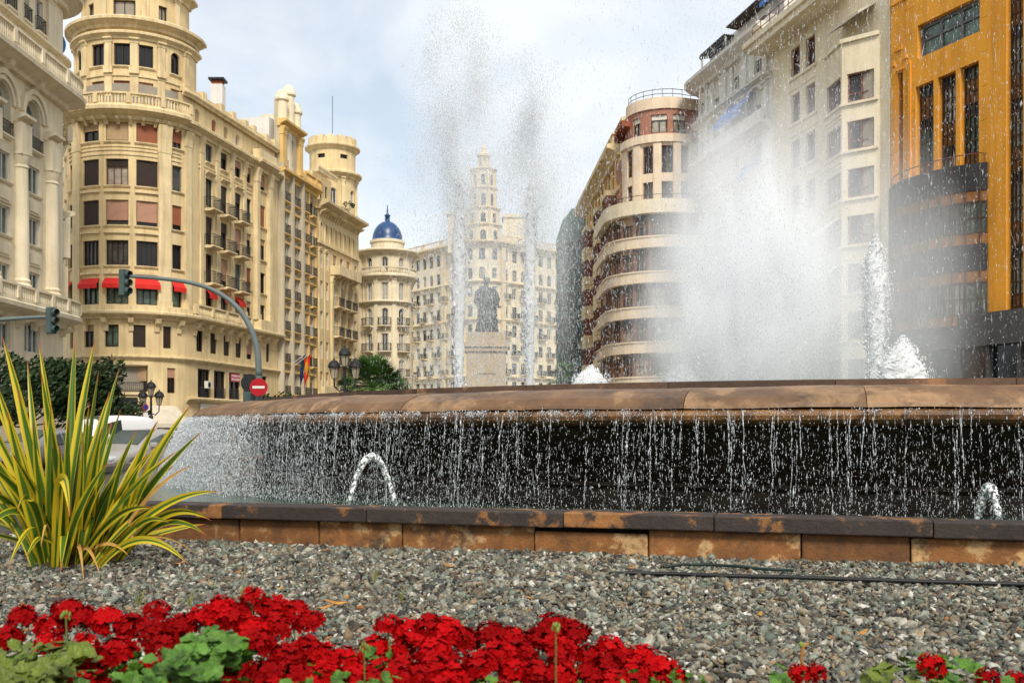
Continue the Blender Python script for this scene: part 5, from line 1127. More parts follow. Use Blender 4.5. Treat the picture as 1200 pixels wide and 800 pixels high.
# drifting mist: real volumes, denser at the middle and torn by noise
def mist(name, c, rad, dens, seed, power=1.3, nscale=1.6, lo=.38, hi=.62, floor=.25):
    m = bpy.data.materials.new(name); m.use_nodes = True; t = m.node_tree; t.nodes.clear(); l = t.links.new
    o = t.nodes.new('ShaderNodeOutputMaterial'); v = t.nodes.new('ShaderNodeVolumePrincipled'); v.inputs['Color'].default_value = (.965,.978,.995,1); v.inputs['Anisotropy'].default_value = .0
    tc = t.nodes.new('ShaderNodeTexCoord'); ln = t.nodes.new('ShaderNodeVectorMath'); ln.operation = 'LENGTH'; l(tc.outputs['Object'], ln.inputs[0])
    s = t.nodes.new('ShaderNodeMath'); s.operation = 'SUBTRACT'; s.inputs[0].default_value = 1; s.use_clamp = True; l(ln.outputs['Value'], s.inputs[1])
    p = t.nodes.new('ShaderNodeMath'); p.operation = 'POWER'; p.inputs[1].default_value = power; l(s.outputs[0], p.inputs[0])
    ad = t.nodes.new('ShaderNodeVectorMath'); ad.operation = 'ADD'; ad.inputs[1].default_value = (seed*3.7, seed*1.3, seed*.7); l(tc.outputs['Object'], ad.inputs[0])
    st = t.nodes.new('ShaderNodeMapping'); st.inputs['Scale'].default_value = (1.5, 1.2, .75); l(ad.outputs[0], st.inputs['Vector']); nz = t.nodes.new('ShaderNodeTexNoise'); nz.inputs['Scale'].default_value = nscale; nz.inputs['Detail'].default_value = 6; nz.inputs['Distortion'].default_value = .5; l(st.outputs[0], nz.inputs['Vector'])
    mr = t.nodes.new('ShaderNodeMapRange'); mr.inputs['From Min'].default_value = lo; mr.inputs['From Max'].default_value = hi; mr.inputs['To Min'].default_value = floor; l(nz.outputs['Fac'], mr.inputs['Value'])
    mu = t.nodes.new('ShaderNodeMath'); mu.operation = 'MULTIPLY'; l(p.outputs[0], mu.inputs[0]); l(mr.outputs[0], mu.inputs[1]); m2 = t.nodes.new('ShaderNodeMath'); m2.operation = 'MULTIPLY'; m2.inputs[1].default_value = dens; l(mu.outputs[0], m2.inputs[0]); l(m2.outputs[0], v.inputs['Density']); l(v.outputs[0], o.inputs['Volume'])
    bm = bmesh.new(); bmesh.ops.create_icosphere(bm, subdivisions=3, radius=1); me = bpy.data.meshes.new(name); bm.to_mesh(me); bm.free(); me.materials.append(m)
    ob = bpy.data.objects.new(name, me); COL.objects.link(ob); ob.location = c; ob.scale = rad; tag(ob, kind='stuff')
mist('mist_cloud', (gx(872, 26), 26, gz(318, 26)), (2.7, 2.3, 4.7), 2.3, 1, power=1.1, nscale=2.2, lo=.42, hi=.60, floor=.06)
mist('mist_cloud', (gx(905, 26), 26.5, gz(380, 26)), (3.2, 2.3, 3.6), 1.5, 7, power=1.0, nscale=2.2, lo=.42, hi=.6, floor=.06)
mist('mist_cloud', (gx(840, 26), 25.5, gz(400, 26)), (2.5, 2.0, 3.2), 1.35, 9, power=1.0, nscale=2.2, lo=.42, hi=.6, floor=.06)
mist('mist_veil', (gx(935, 27), 27, gz(355, 27)), (5.0, 3.0, 6.2), .65, 2, power=.9)
mist('spray_mist', (gx(552, 27), 27, gz(225, 27)), (1.65, 1.5, 6.9), .80, 3, nscale=3.0, floor=.15)
mist('spray_mist', (gx(642, 27), 27, gz(260, 27)), (1.15, 1.2, 5.9), .95, 4, nscale=3.0, floor=.15)
mist('splash_mist', (CX-15.4*math.sin(R(66)), CY-15.4*math.cos(R(66)), .7), (1.2, 3.0, .9), .16, 5)
# arching spouts in the outer pool
ws = bpy.data.materials.new('spout_water'); ws.use_nodes = True; t = ws.node_tree; b = t.nodes['Principled BSDF']; b.inputs['Base Color'].default_value = (.90,.96,.94,1); b.inputs['Roughness'].default_value = .08; b.inputs['Transmission Weight'].default_value = .4; b.inputs['IOR'].default_value = 1.33
nz = t.nodes.new('ShaderNodeTexNoise'); nz.inputs['Scale'].default_value = 24; nz.inputs['Detail'].default_value = 3; tc = t.nodes.new('ShaderNodeTexCoord'); bp = t.nodes.new('ShaderNodeBump'); bp.inputs['Strength'].default_value = 1; bp.inputs['Distance'].default_value = .03
t.links.new(tc.outputs['Object'], nz.inputs['Vector']); t.links.new(nz.outputs['Fac'], bp.inputs['Height']); t.links.new(bp.outputs['Normal'], b.inputs['Normal'])
b.inputs['Transmission Weight'].default_value = .92; b.inputs['Base Color'].default_value = (.80,.93,.85,1); b.inputs['Roughness'].default_value = .03; b.inputs['IOR'].default_value = 1.33
sdf = t.nodes.new('ShaderNodeBsdfDiffuse'); sdf.inputs['Color'].default_value = (.92,.95,.95,1); sn = t.nodes.new('ShaderNodeTexNoise'); sn.inputs['Scale'].default_value = 32; sn.inputs['Detail'].default_value = 4; t.links.new(tc.outputs['Object'], sn.inputs['Vector'])
srp = t.nodes.new('ShaderNodeValToRGB'); srp.color_ramp.elements[0].position = .44; srp.color_ramp.elements[1].position = .60; t.links.new(sn.outputs['Fac'], srp.inputs['Fac']); smx = t.nodes.new('ShaderNodeMixShader'); t.links.new(srp.outputs['Color'], smx.inputs[0]); t.links.new(b.outputs[0], smx.inputs[1]); t.links.new(sdf.outputs[0], smx.inputs[2]); t.links.new(smx.outputs[0], t.nodes['Material Output'].inputs['Surface'])
def spout(label, p0, p1, hgt, r0, seed):
    q = random.Random(seed); r = empty('arching_spout', p0, label, 'water spout', 'arching spouts in the outer pool'); n = 46; p0 = Vector(p0); p1 = Vector(p1); pts = []; rad = []
    for i in range(n+1):
        f = i/n; v = p0.lerp(p1, f)-p0; v.z += hgt*4*f*(1-f); pts.append((v.x+q.uniform(-.006, .006), v.y, v.z+q.uniform(-.006, .006))); rad.append(r0*(.75+.55*math.sin(math.pi*f)**2+q.uniform(-.16, .22)))
    mb = MB(); mb.tube(pts, rad, 12); mb.build('arc', ws, r, smooth=True)
    N = 420; f = np.array([q.random()**.7 for _ in range(N)]); P = np.array([pts[int(a*n)] for a in f])+np.random.default_rng(seed).normal(0, .028, (N, 3)); drops('splash', P, np.full(N, .004), np.full(N, .008), r)
spout('long white arc of water leaping in the pool, left of the middle', at(408, 592, 12.25), at(464, 594, 12.45), .60, .034, 2)
spout('short greenish arc of water at the right end of the pool wall', at(1145, 613, 10.5), at(1172, 614, 10.25), .36, .040, 3)
for x, lb in ((891, 'stubby post in the basin behind the mist, first of four from the left'), (905, 'stubby post in the basin behind the mist, second of four from the left'), (918, 'stubby post in the basin behind the mist, third of four from the left'), (929, 'stubby post in the basin behind the mist, last of four from the left')):
    c = at(x, 446, 28.5); r = empty('nozzle_post', (c.x, c.y, 1.60), lb, 'post', 'posts in the basin'); mb = MB(); mb.lathe([(.13, 0), (.13, .85), (.10, .87), (.10, .95), (.13, .97), (.13, 1.2), (.05, 1.22)], n=10); mb.build('pipe', ring_m, r)
# ------------------------------------------------------------------ street furniture
M['signal_green'] = mat('signal_green', (.055,.085,.08), .5, .15, 2)
M['pole_grey'] = mat('pole_grey', (.12,.15,.145), .5, .12, 2)
def signal_head(parent, c, face):
    mb = MB(); mb.box((0, 0, 0), (.30, .24, .92)); o = mb.build('signal_head', M['signal_green'], parent); o.location = c; o.rotation_euler = (0, 0, face); bv = o.modifiers.new('bevel', 'BEVEL'); bv.width = .03; bv.segments = 2
    for k, z in enumerate((.29, 0, -.29)):
        mb = MB(); mb.tube([(0, -.12, z), (0, -.30, z-.02)], [.115, .125], 12, caps=False); mb.build('visor', M['signal_green'], o)
        mb = MB(); mb.tube([(0, -.121, z), (0, -.14, z)], .10, 14); mb.build('lens', mat(('lens_red', 'lens_amber', 'lens_green')[k], ((.16,.012,.01), (.18,.09,.01), (.01,.09,.04))[k], .2, .1), o)
    mb = MB(); mb.box((.02, .14, 0), (.5, .02, 1.15)) if False else None
def mast(Y, pole_px, pts_px, head, label, face):
    base = Vector((gx(pole_px, Y), Y, -.15)); r = empty('traffic_light', base, label, 'traffic light', 'traffic lights on long arms')
    pts = [at(x, y, Y)-base for x, y in pts_px]
    mb = MB(); mb.tube([(0, 0, 0), (0, 0, pts[0].z)], [.125, .115], 14); mb.tube([(0, 0, 0), (0, 0, .35)], [.2, .17], 14); mb.build('pole', M['pole_grey'], r)
    # smooth arm
    sm = []
    P = [2*pts[0]-pts[1]]+pts+[2*pts[-1]-pts[-2]]
    for i in range(1, len(P)-2):
        for k in range(6):
            t = k/6; a, b, c, d = P[i-1], P[i], P[i+1], P[i+2]; sm.append(.5*((2*b)+(c-a)*t+(2*a-5*b+4*c-d)*t*t+(3*b-a-3*c+d)*t**3))
    sm.append(pts[-1]); n = len(sm); mb = MB(); mb.tube(sm, [.112-.055*i/n for i in range(n)], 12); mb.build('arm', M['pole_grey'], r, smooth=True)
    signal_head(r, at(*head, Y)-base, face); return r
mast(36, 303.5, [(303.5, 440), (301, 408), (292, 381), (275, 357), (250, 340), (222, 331), (185, 326), (150, 323.5)], (145.5, 331), 'traffic light on a long curved grey arm before the yellow rotunda building', R(62))
mast(36, -95, [(-95, 420), (-92, 398), (-80, 385), (-55, 379), (-20, 376), (20, 373), (56, 371)], (60, 375.5), 'traffic light on a grey arm reaching in from the left edge under the arched building', R(62))
# no-entry sign on the mast, with the back of a second signal behind it
c = at(303, 453.5, 35.7); r = empty('no_entry_sign', c, 'round red no entry sign with a white bar above the fountain lip', 'road sign')
mb = MB(); mb.tube([(0, .0, 0), (0, .03, 0)], .31, 40); mb.build('disc', mat('sign_red', (.36,.006,.012), .4, .08, 3), r); mb = MB(); mb.box((0, -.006, 0), (.42, .01, .085)); mb.build('white_bar', mat('sign_white', (.62,.61,.58), .5, .05), r); mb = MB(); mb.box((0, .05, 0), (.06, .04, .5)); mb.build('clamp', M['pole_grey'], r)
c = at(293, 457, 36.2); r = empty('traffic_signal', (c.x, c.y, c.z-.6), 'dark low traffic signal seen from behind, left of the no entry sign', 'traffic light'); mb = MB(); mb.tube([(0, .0, .85), (0, .05, .85)], .33, 20); mb.build('back_plate', M['iron'], r); mb = MB(); mb.box((0, 0, .32), (.42, .3, .45)); mb.build('housing', M['signal_green'], r); mb = MB(); mb.tube([(0, 0, -c.z+.45), (0, 0, .12)], .06, 8); mb.build('pole', M['pole_grey'], r)
# lamp posts with three lanterns
def lamp_post(px, ytop, Y, label, s=1.0):
    base = Vector((gx(px, Y), Y, -.05)); H = gz(ytop, Y)+.05; r = empty('lamp_post', base, label, 'street lamp', 'ornate three lantern lamp posts')
    mb = MB(); mb.lathe([(.28, 0), (.28, .12), (.2, .2), (.22, .6), (.14, .75), (.11, 1.0), (.085, H*.45), (.12, H*.47), (.12, H*.5), (.075, H*.53), (.06, H-1.0), (.11, H-.98), (.11, H-.92), (.04, H-.85)], n=12); mb.build('pole', M['iron'], r)
    def lantern(x, z):
        o = None; mb = MB(); mb.lathe([(.09*s, 0), (.12*s, .03), (.2*s, .48*s), (.2*s, .5*s)], (x, 0, z), 8); o = mb.build('lantern', mat('lamp_glass', (.32,.28,.2), .25, .2, 2, spec=.5), r)
        mb = MB(); mb.lathe([(.28*s, .5*s), (.29*s, .54*s), (.25*s, .68*s), (.15*s, .80*s), (.05*s, .85*s), (.04*s, .9*s), (.01, .95*s)], (x, 0, z), 14); mb.build('cap', M['iron'], o)
        mb = MB()
        for k in range(4): a = k*math.pi/2+.4; mb.tube([(x+.1*s*math.cos(a), .1*s*math.sin(a), z), (x+.21*s*math.cos(a), .21*s*math.sin(a), z+.5*s)], .016*s, 5)
        mb.build('rib', M['iron'], o)
    lantern(0, H-.9*s)
    for sx in (-1, 1):
        lantern(sx*.48*s, H-1.45*s); mb = MB(); mb.tube([(0, 0, H-1.9*s), (sx*.25*s, 0, H-2.0*s), (sx*.46*s, 0, H-1.8*s), (sx*.48*s, 0, H-1.45*s)], .035, 6); mb.build('arm', M['iron'], r)
lamp_post(177, 446, 60, 'dark lamp post with three lanterns among the parked cars before the shop awnings'); lamp_post(404, 406, 46, 'dark lamp post with three lanterns beside the fan palm')
# no-parking plate on a small pole
c = at(171, 478, 57); r = empty('parking_sign', (c.x, c.y, -.05), 'small blue and red round parking sign on a thin pole behind the silver car', 'road sign'); h = c.z
mb = MB(); mb.tube([(0, 0, 0), (0, 0, h+.4)], .03, 6); mb.build('pole', M['pole_grey'], r); mb = MB(); mb.tube([(0, -.03, h+.1), (0, -.05, h+.1)], .17, 20); mb.build('red_ring', mat('sign_red', (0,)*3), r); mb = MB(); mb.tube([(0, -.051, h+.1), (0, -.06, h+.1)], .125, 20); mb.build('blue_disc', mat('sign_blue', (.02,.04,.25), .4, .1), r); mb = MB(); mb.box((0, -.04, h-.4), (.26, .02, .4)); mb.build('plate', M['white_plaster'], r)
# flags hanging from the narrow house
def flag(px, y, Y, stripes, label):
    c = at(px, y, Y); r = empty('hanging_flag', c, label, 'flag', 'flags on the narrow house'); mb = MB(); mb.tube([(-1.0, .4, -.3), (0, 0, .4), (.35, -.12, .75)], .04, 6); mb.build('flag_pole', M['frame_white'], r)
    n = len(stripes)
    for k, m in enumerate(stripes):
        g = []
        for i in range(9):
            row = []
            for j in (0, .5, 1):
                f = (k+j)/n; row.append((-.05+.65*f*(1-.06*i)+.05*math.sin(i*1.1+f*5), .16*math.sin(f*9+i*.5), .55*f+.25-.38*i*(1-.25*f)))
            g.append(row)
        mb = MB(); mb.loft(g, closed=False, caps=False); mb.build('cloth', m, r)
fy = mat('flag_yellow', (.62,.36,.02), .8, .1); flag(357, 424, 99, [M['red_cloth'], fy, M['red_cloth']], 'red and yellow striped flag hanging from the narrow house'); flag(352, 424, 100, [mat('flag_blue', (.02,.035,.12), .8, .1), mat('flag_green', (.02,.05,.05), .8, .1)], 'dark blue flag hanging beside the striped one')

# ------------------------------------------------------------------ vehicles
M['tyre'] = mat('tyre', (.015,.015,.015), .8, .2, 6); M['rim'] = mat('rim', (.35,.35,.36), .3, .1, 4, metal=.8); M['car_glass'] = mat('car_glass', (.035,.055,.055), .06, .4, .8, spec=.6); M['black_trim'] = mat('black_trim', (.012,.012,.013), .5, .2, 4)
def vehicle(name, loc, heading, paint, label, cat, van=False):
    r = empty(name, loc, label, cat, 'vehicles parked behind the spiky plant', rz=heading)
    #      x,   low, mid, belt, top, wb,  wr
    S = [(2.1,.32,.48,.60,.63,.60,.50), (1.98,.22,.5,.72,.75,.76,.6), (1.7,.2,.55,.80,.85,.83,.68), (1.2,.2,.56,.88,.94,.86,.70), (.98,.2,.56,.91,.99,.87,.72), (.55,.2,.56,.93,1.24,.87,.66), (.15,.2,.56,.94,1.42,.87,.61), (-.6,.2,.56,.95,1.47,.87,.62), (-1.4,.2,.56,.96,1.41,.87,.60), (-1.75,.22,.57,.97,1.24,.85,.62), (-1.98,.26,.58,.97,1.02,.82,.68), (-2.1,.34,.58,.82,.86,.74,.62)]
    if van: S = [(2.15,.32,.55,.75,.80,.64,.52), (2.02,.24,.58,.92,.96,.80,.62), (1.65,.22,.6,1.02,1.08,.87,.7), (1.35,.22,.6,1.08,1.18,.89,.72), (.75,.22,.6,1.12,1.72,.90,.70), (.3,.22,.6,1.12,1.92,.90,.72), (-.8,.22,.6,1.12,1.98,.90,.74), (-1.9,.22,.6,1.12,1.95,.90,.74), (-2.15,.26,.6,1.12,1.86,.88,.74), (-2.2,.34,.6,1.1,1.5,.84,.72)]
    def sec(s): x, lo, mi, be, to, wb, wr = s; return [(x, -wb*.86, lo), (x, -wb, mi), (x, -wb*.97, be), (x, -(wr*.94+wb*.06), to-.07), (x, -wr*.82, to), (x, 0, to+.03), (x, wr*.82, to), (x, wr*.94+wb*.06, to-.07), (x, wb*.97, be), (x, wb, mi), (x, wb*.86, lo)]
    mb = MB(); mb.loft([sec(s) for s in S]); o = mb.build('body', paint, r, smooth=True); sm = o.modifiers.new('sub', 'SUBSURF'); sm.levels = sm.render_levels = 1
    def S_at(x):
        for a, b in zip(S, S[1:]):
            if b[0] <= x <= a[0]: f = (x-a[0])/(b[0]-a[0]); return [a[i]+(b[i]-a[i])*f for i in range(7)]
    def glass(nm, pts, n): 
        mb = MB(); d = Vector(n).normalized()*.018; mb.loft([[Vector(p)-d*.5 for p in pts], [Vector(p)+d for p in pts]]); mb.build(nm, M['car_glass'], r)
    i0, i1 = (3, 5) if van else (4, 6)
    a, b = S[i0], S[i1]; glass('windscreen', [(a[0]-.06, -a[6]*.84, a[4]+.05), (a[0]-.06, a[6]*.84, a[4]+.05), (b[0]+.05, b[6]*.80, b[4]-.0), (b[0]+.05, -b[6]*.80, b[4]-.0)], (1, 0, 1.6))
    xs = [(.62, -.12), (-.2, -.95), (-1.03, -1.62)] if not van else [(.75, -.2)]
    for sgn in (-1, 1):
        for x0, x1 in xs:
            p, q = S_at(x0), S_at(x1); y = lambda s, f: sgn*((s[5]*.97)*(1-f)+(s[6]*.94+s[5]*.06)*f+.006); z = lambda s, f: s[3]*(1-f)+(s[4]-.07)*f
            glass('side_window', [(x0, y(p, .1), z(p, .1)), (x1, y(q, .1), z(q, .1)), (x1, y(q, .9), z(q, .9)), (x0-.0, y(p, .9), z(p, .9))], (0, sgn, .35))
        mb = MB(); mb.box((.72, sgn*1.0, S_at(.72)[3]+.1), (.12, .22, .14)); m_ = mb.build('mirror', paint, r); bv = m_.modifiers.new('bevel', 'BEVEL'); bv.width = .04; bv.segments = 2
        mb = MB(); mb.box((1.95, sgn*.56, .66 if not van else .82), (.22, .3, .14), sgn*-.35); h_ = mb.build('headlight', mat('lamp_lens', (.5,.5,.5), .1, .1, 5, spec=.6), r); bv = h_.modifiers.new('bevel', 'BEVEL'); bv.width = .04
        mb = MB(); mb.box((-2.0, sgn*.62, .82), (.14, .2, .2)); mb.build('tail_light', mat('tail_red', (.35,.01,.01), .2, .1), r)
        for x in (1.3, -1.28):
            w = bpy.data.objects.new('wheel', None); 
            mb = MB(); mb.tube([(x, sgn*.68, .31), (x, sgn*.70, .31), (x, sgn*.86, .31), (x, sgn*.885, .31)], [.28, .31, .31, .28], 22); wo_ = mb.build('wheel', M['tyre'], r)
            mb = MB(); mb.tube([(x, sgn*.84, .31), (x, sgn*.893, .31)], [.2, .19], 18); mb.build('rim', M['rim'], wo_)
            mb = MB(); mb.tube([(x, sgn*.80, .33), (x, sgn*.874, .33)], .37, 22); mb.build('wheel_arch', M['black_trim'], r)
    mb = MB(); mb.box((2.06, 0, .40), (.1, 1.1, .16)); mb.build('grille', M['black_trim'], r); mb = MB(); mb.box((2.125, 0, .47), (.02, .5, .11)); mb.build('number_plate', M['frame_white'], r)
    return r
silver = mat('silver_paint', (.36,.34,.31), .28, .06, 2, metal=.35, spec=.6); white = mat('white_paint', (.72,.72,.72), .3, .04, 2, spec=.6)
vehicle('parked_car', (gx(165, 29.5), 29.5, -.15), R(-108), silver, 'silver hatchback car facing us behind the spiky plant', 'car')
vehicle('parked_van', (gx(118, 38), 38, -.15), R(-112), white, 'white van behind the silver hatchback', 'van', True)
vehicle('parked_car', (gx(212, 36), 36.5, -.15), R(-100), white, 'white car half hidden by the water spilling at the left of the basin', 'car')
vehicle('parked_car', (gx(40, 33), 33.5, -.15), R(-110), mat('grey_paint', (.2,.2,.21), .3, .05, 2, metal=.3, spec=.6), 'grey car behind the leaves at the left edge', 'car')

# ------------------------------------------------------------------ trees and palms
leaf_cluster('street_tree', (gx(88, 52), 52, -.1), 'dark bushy tree before the foot of the arched building', 'tree', 2.3, 3.6, 5200, M['leaf_dark'], .16, 1.3, clumps=14)
leaf_cluster('street_tree', (gx(28, 50), 50, -.1), 'dark leafy tree at the left edge behind the spiky plant', 'tree', 2.4, 3.9, 4200, M['leaf_dark'], .16, 1.3, clumps=14)
leaf_cluster('street_bush', (gx(140, 57), 57, -.1), 'low dark bush beside the lamp post and shop awnings', 'bush', 1.5, 2.3, 1800, M['leaf_dark'], .14, .6)
leaf_cluster('street_bush', (gx(333, 62), 62, -.1), 'mid green bush just right of the no entry sign', 'bush', 1.7, 2.8, 2600, M['leaf_dark'], .14, .8)
leaf_cluster('street_bush', (gx(284, 60), 60, -.1), 'mid green bush just left of the no entry sign', 'bush', .9, 2.6, 1200, M['leaf_mid'], .14, .8)
leaf_cluster('street_bush', (gx(368, 66), 66, -.1), 'dark bush between the no entry sign and the lamp post', 'bush', 1.4, 2.4, 1600, M['leaf_dark'], .14, .8)
M['palm'] = mat('palm_green', (.05,.11,.022), .5, .4, 2.5)
def fan_palm(px, ytop, Y, rad, label, n=34):
    top = gz(ytop, Y); cz = top-rad*.9; r = empty('fan_palm', (gx(px, Y), Y, -.1), label, 'palm', 'fan palms beyond the fountain')
    mb = MB(); mb.tube([(0, 0, 0), (.03, 0, cz*.5), (0, 0, cz+.1)], [.2, .16, .15], 10); mb.build('trunk', M['bark'], r)
    for k in range(n):
        a = random.uniform(0, 6.283); e = random.uniform(-.35, 1.45); d = Vector((math.cos(a)*math.cos(e), math.sin(a)*math.cos(e), math.sin(e))); c = Vector((0, 0, cz+.1)); L_ = rad*random.uniform(.5, .66); h = c+d*L_
        mb = MB(); mb.tube([c, h], [.02, .012], 4); side = d.cross(Vector((0, 0, 1))).normalized() if abs(d.z) < .98 else Vector((1, 0, 0)); up = side.cross(d)
        for j in range(13):
            g = (j-6)/6*1.45; dd = (d*math.cos(g)+side*math.sin(g)).normalized(); q = rad*.5*(1-.25*abs(j-6)/6); tip = h+dd*q-Vector((0, 0, .12*q+.1*abs(g)*q)); w = (dd.cross(up)).normalized()*.028*rad; m_ = h+dd*q*.5+up*.02
            mb.face([h, m_+w, tip, m_-w])
        mb.build('frond', M['palm'], r)
fan_palm(437, 417, 58, 2.0, 'bushy green fan palm over the left lip of the fountain', 90); fan_palm(462, 438, 64, 1.3, 'smaller fan palm right beside the bushy one', 50); fan_palm(660, 424, 72, 1.4, 'pale green palm beyond the second tall jet'); fan_palm(408, 440, 60, 1.1, 'low fan palm at the foot of the lamp post', 22)

# ------------------------------------------------------------------ statue
def statue():
    Y = 60; c = at(570, 450, Y); r = empty('statue', (c.x, Y, -.1), 'dark bronze statue of a robed man on a tall stone pedestal seen through the spray', 'statue'); st = mat('pedestal_stone', (.42,.33,.22), .85, .15, .9, bump=.3, streak=.4)
    mb = MB(); z390 = gz(391, Y)+.1; S = lambda w, z0, z1: mb.box((0, 0, (z0+z1)/2), (w, w, z1-z0))
    S(3.6, 0, 1.2); S(3.0, 1.2, 2.0); S(2.25, 2.0, z390-1.1); S(2.5, z390-1.1, z390-.85); S(2.75, z390-.85, z390-.6); S(2.3, z390-.6, z390); mb.build('pedestal', st, r)
    mb = MB(); mb.box((0, -1.132, 4.6), (1.1, .02, .09)); mb.build('inscription', mat('worn_letters', (.2,.15,.09), .8, .3, 9), r)
    mb = MB(); q = random.Random(4); rings = []
    prof = [(0, .62, .5), (.12, .64, .52), (.6, .58, .48), (1.1, .55, .45), (1.5, .56, .44), (1.9, .62, .42), (2.2, .66, .40), (2.5, .60, .36), (2.65, .40, .28), (2.75, .17, .17), (2.82, .15, .15)]
    for z, a, b in prof:
        rings.append([((a*(1+.09*math.sin(7*t+z*.8)+.05*math.sin(11*t-z)))*math.cos(t)+.04*math.sin(z*2), (b*(1+.08*math.sin(7*t+z)))*math.sin(t), z390+z) for t in [2*math.pi*k/40 for k in range(40)]])
    mb.loft(rings)
    mb.lathe([(.03, -.22), (.13, -.17), (.165, -.05), (.175, .05), (.15, .17), (.07, .24), (.01, .25)], (0, -.03, z390+3.02), 18); mb.box((0, -.2, z390+3.0), (.05, .08, .1)); mb.lathe([(.05, .08), (.2, .1), (.19, .24), (.05, .29)], (0, .0, z390+3.02), 14)
    mb.tube([(.5, -.05, z390+2.42), (.66, -.12, z390+2.0), (.64, -.35, z390+1.6), (.74, -.55, z390+1.5), (.84, -.62, z390+1.5)], [.17, .15, .12, .08, .09], 10); mb.tube([(-.5, -.05, z390+2.42), (-.62, -.1, z390+1.9), (-.45, -.42, z390+1.55), (-.3, -.5, z390+1.6)], [.17, .15, .12, .08], 10)
    mb.tube([(-.3, -.3, z390+.05), (-.32, -.62, z390+.06)], [.12, .09], 8); mb.tube([(.25, -.3, z390+.05), (.27, -.65, z390+.06)], [.12, .09], 8)
    o = mb.build('figure', mat('bronze', (.03,.032,.026), .5, .4, 3, metal=.4, bump=.3), r); rm = o.modifiers.new('remesh', 'REMESH'); rm.mode = 'VOXEL'; rm.voxel_size = .045; rm.use_smooth_shade = True
statue()

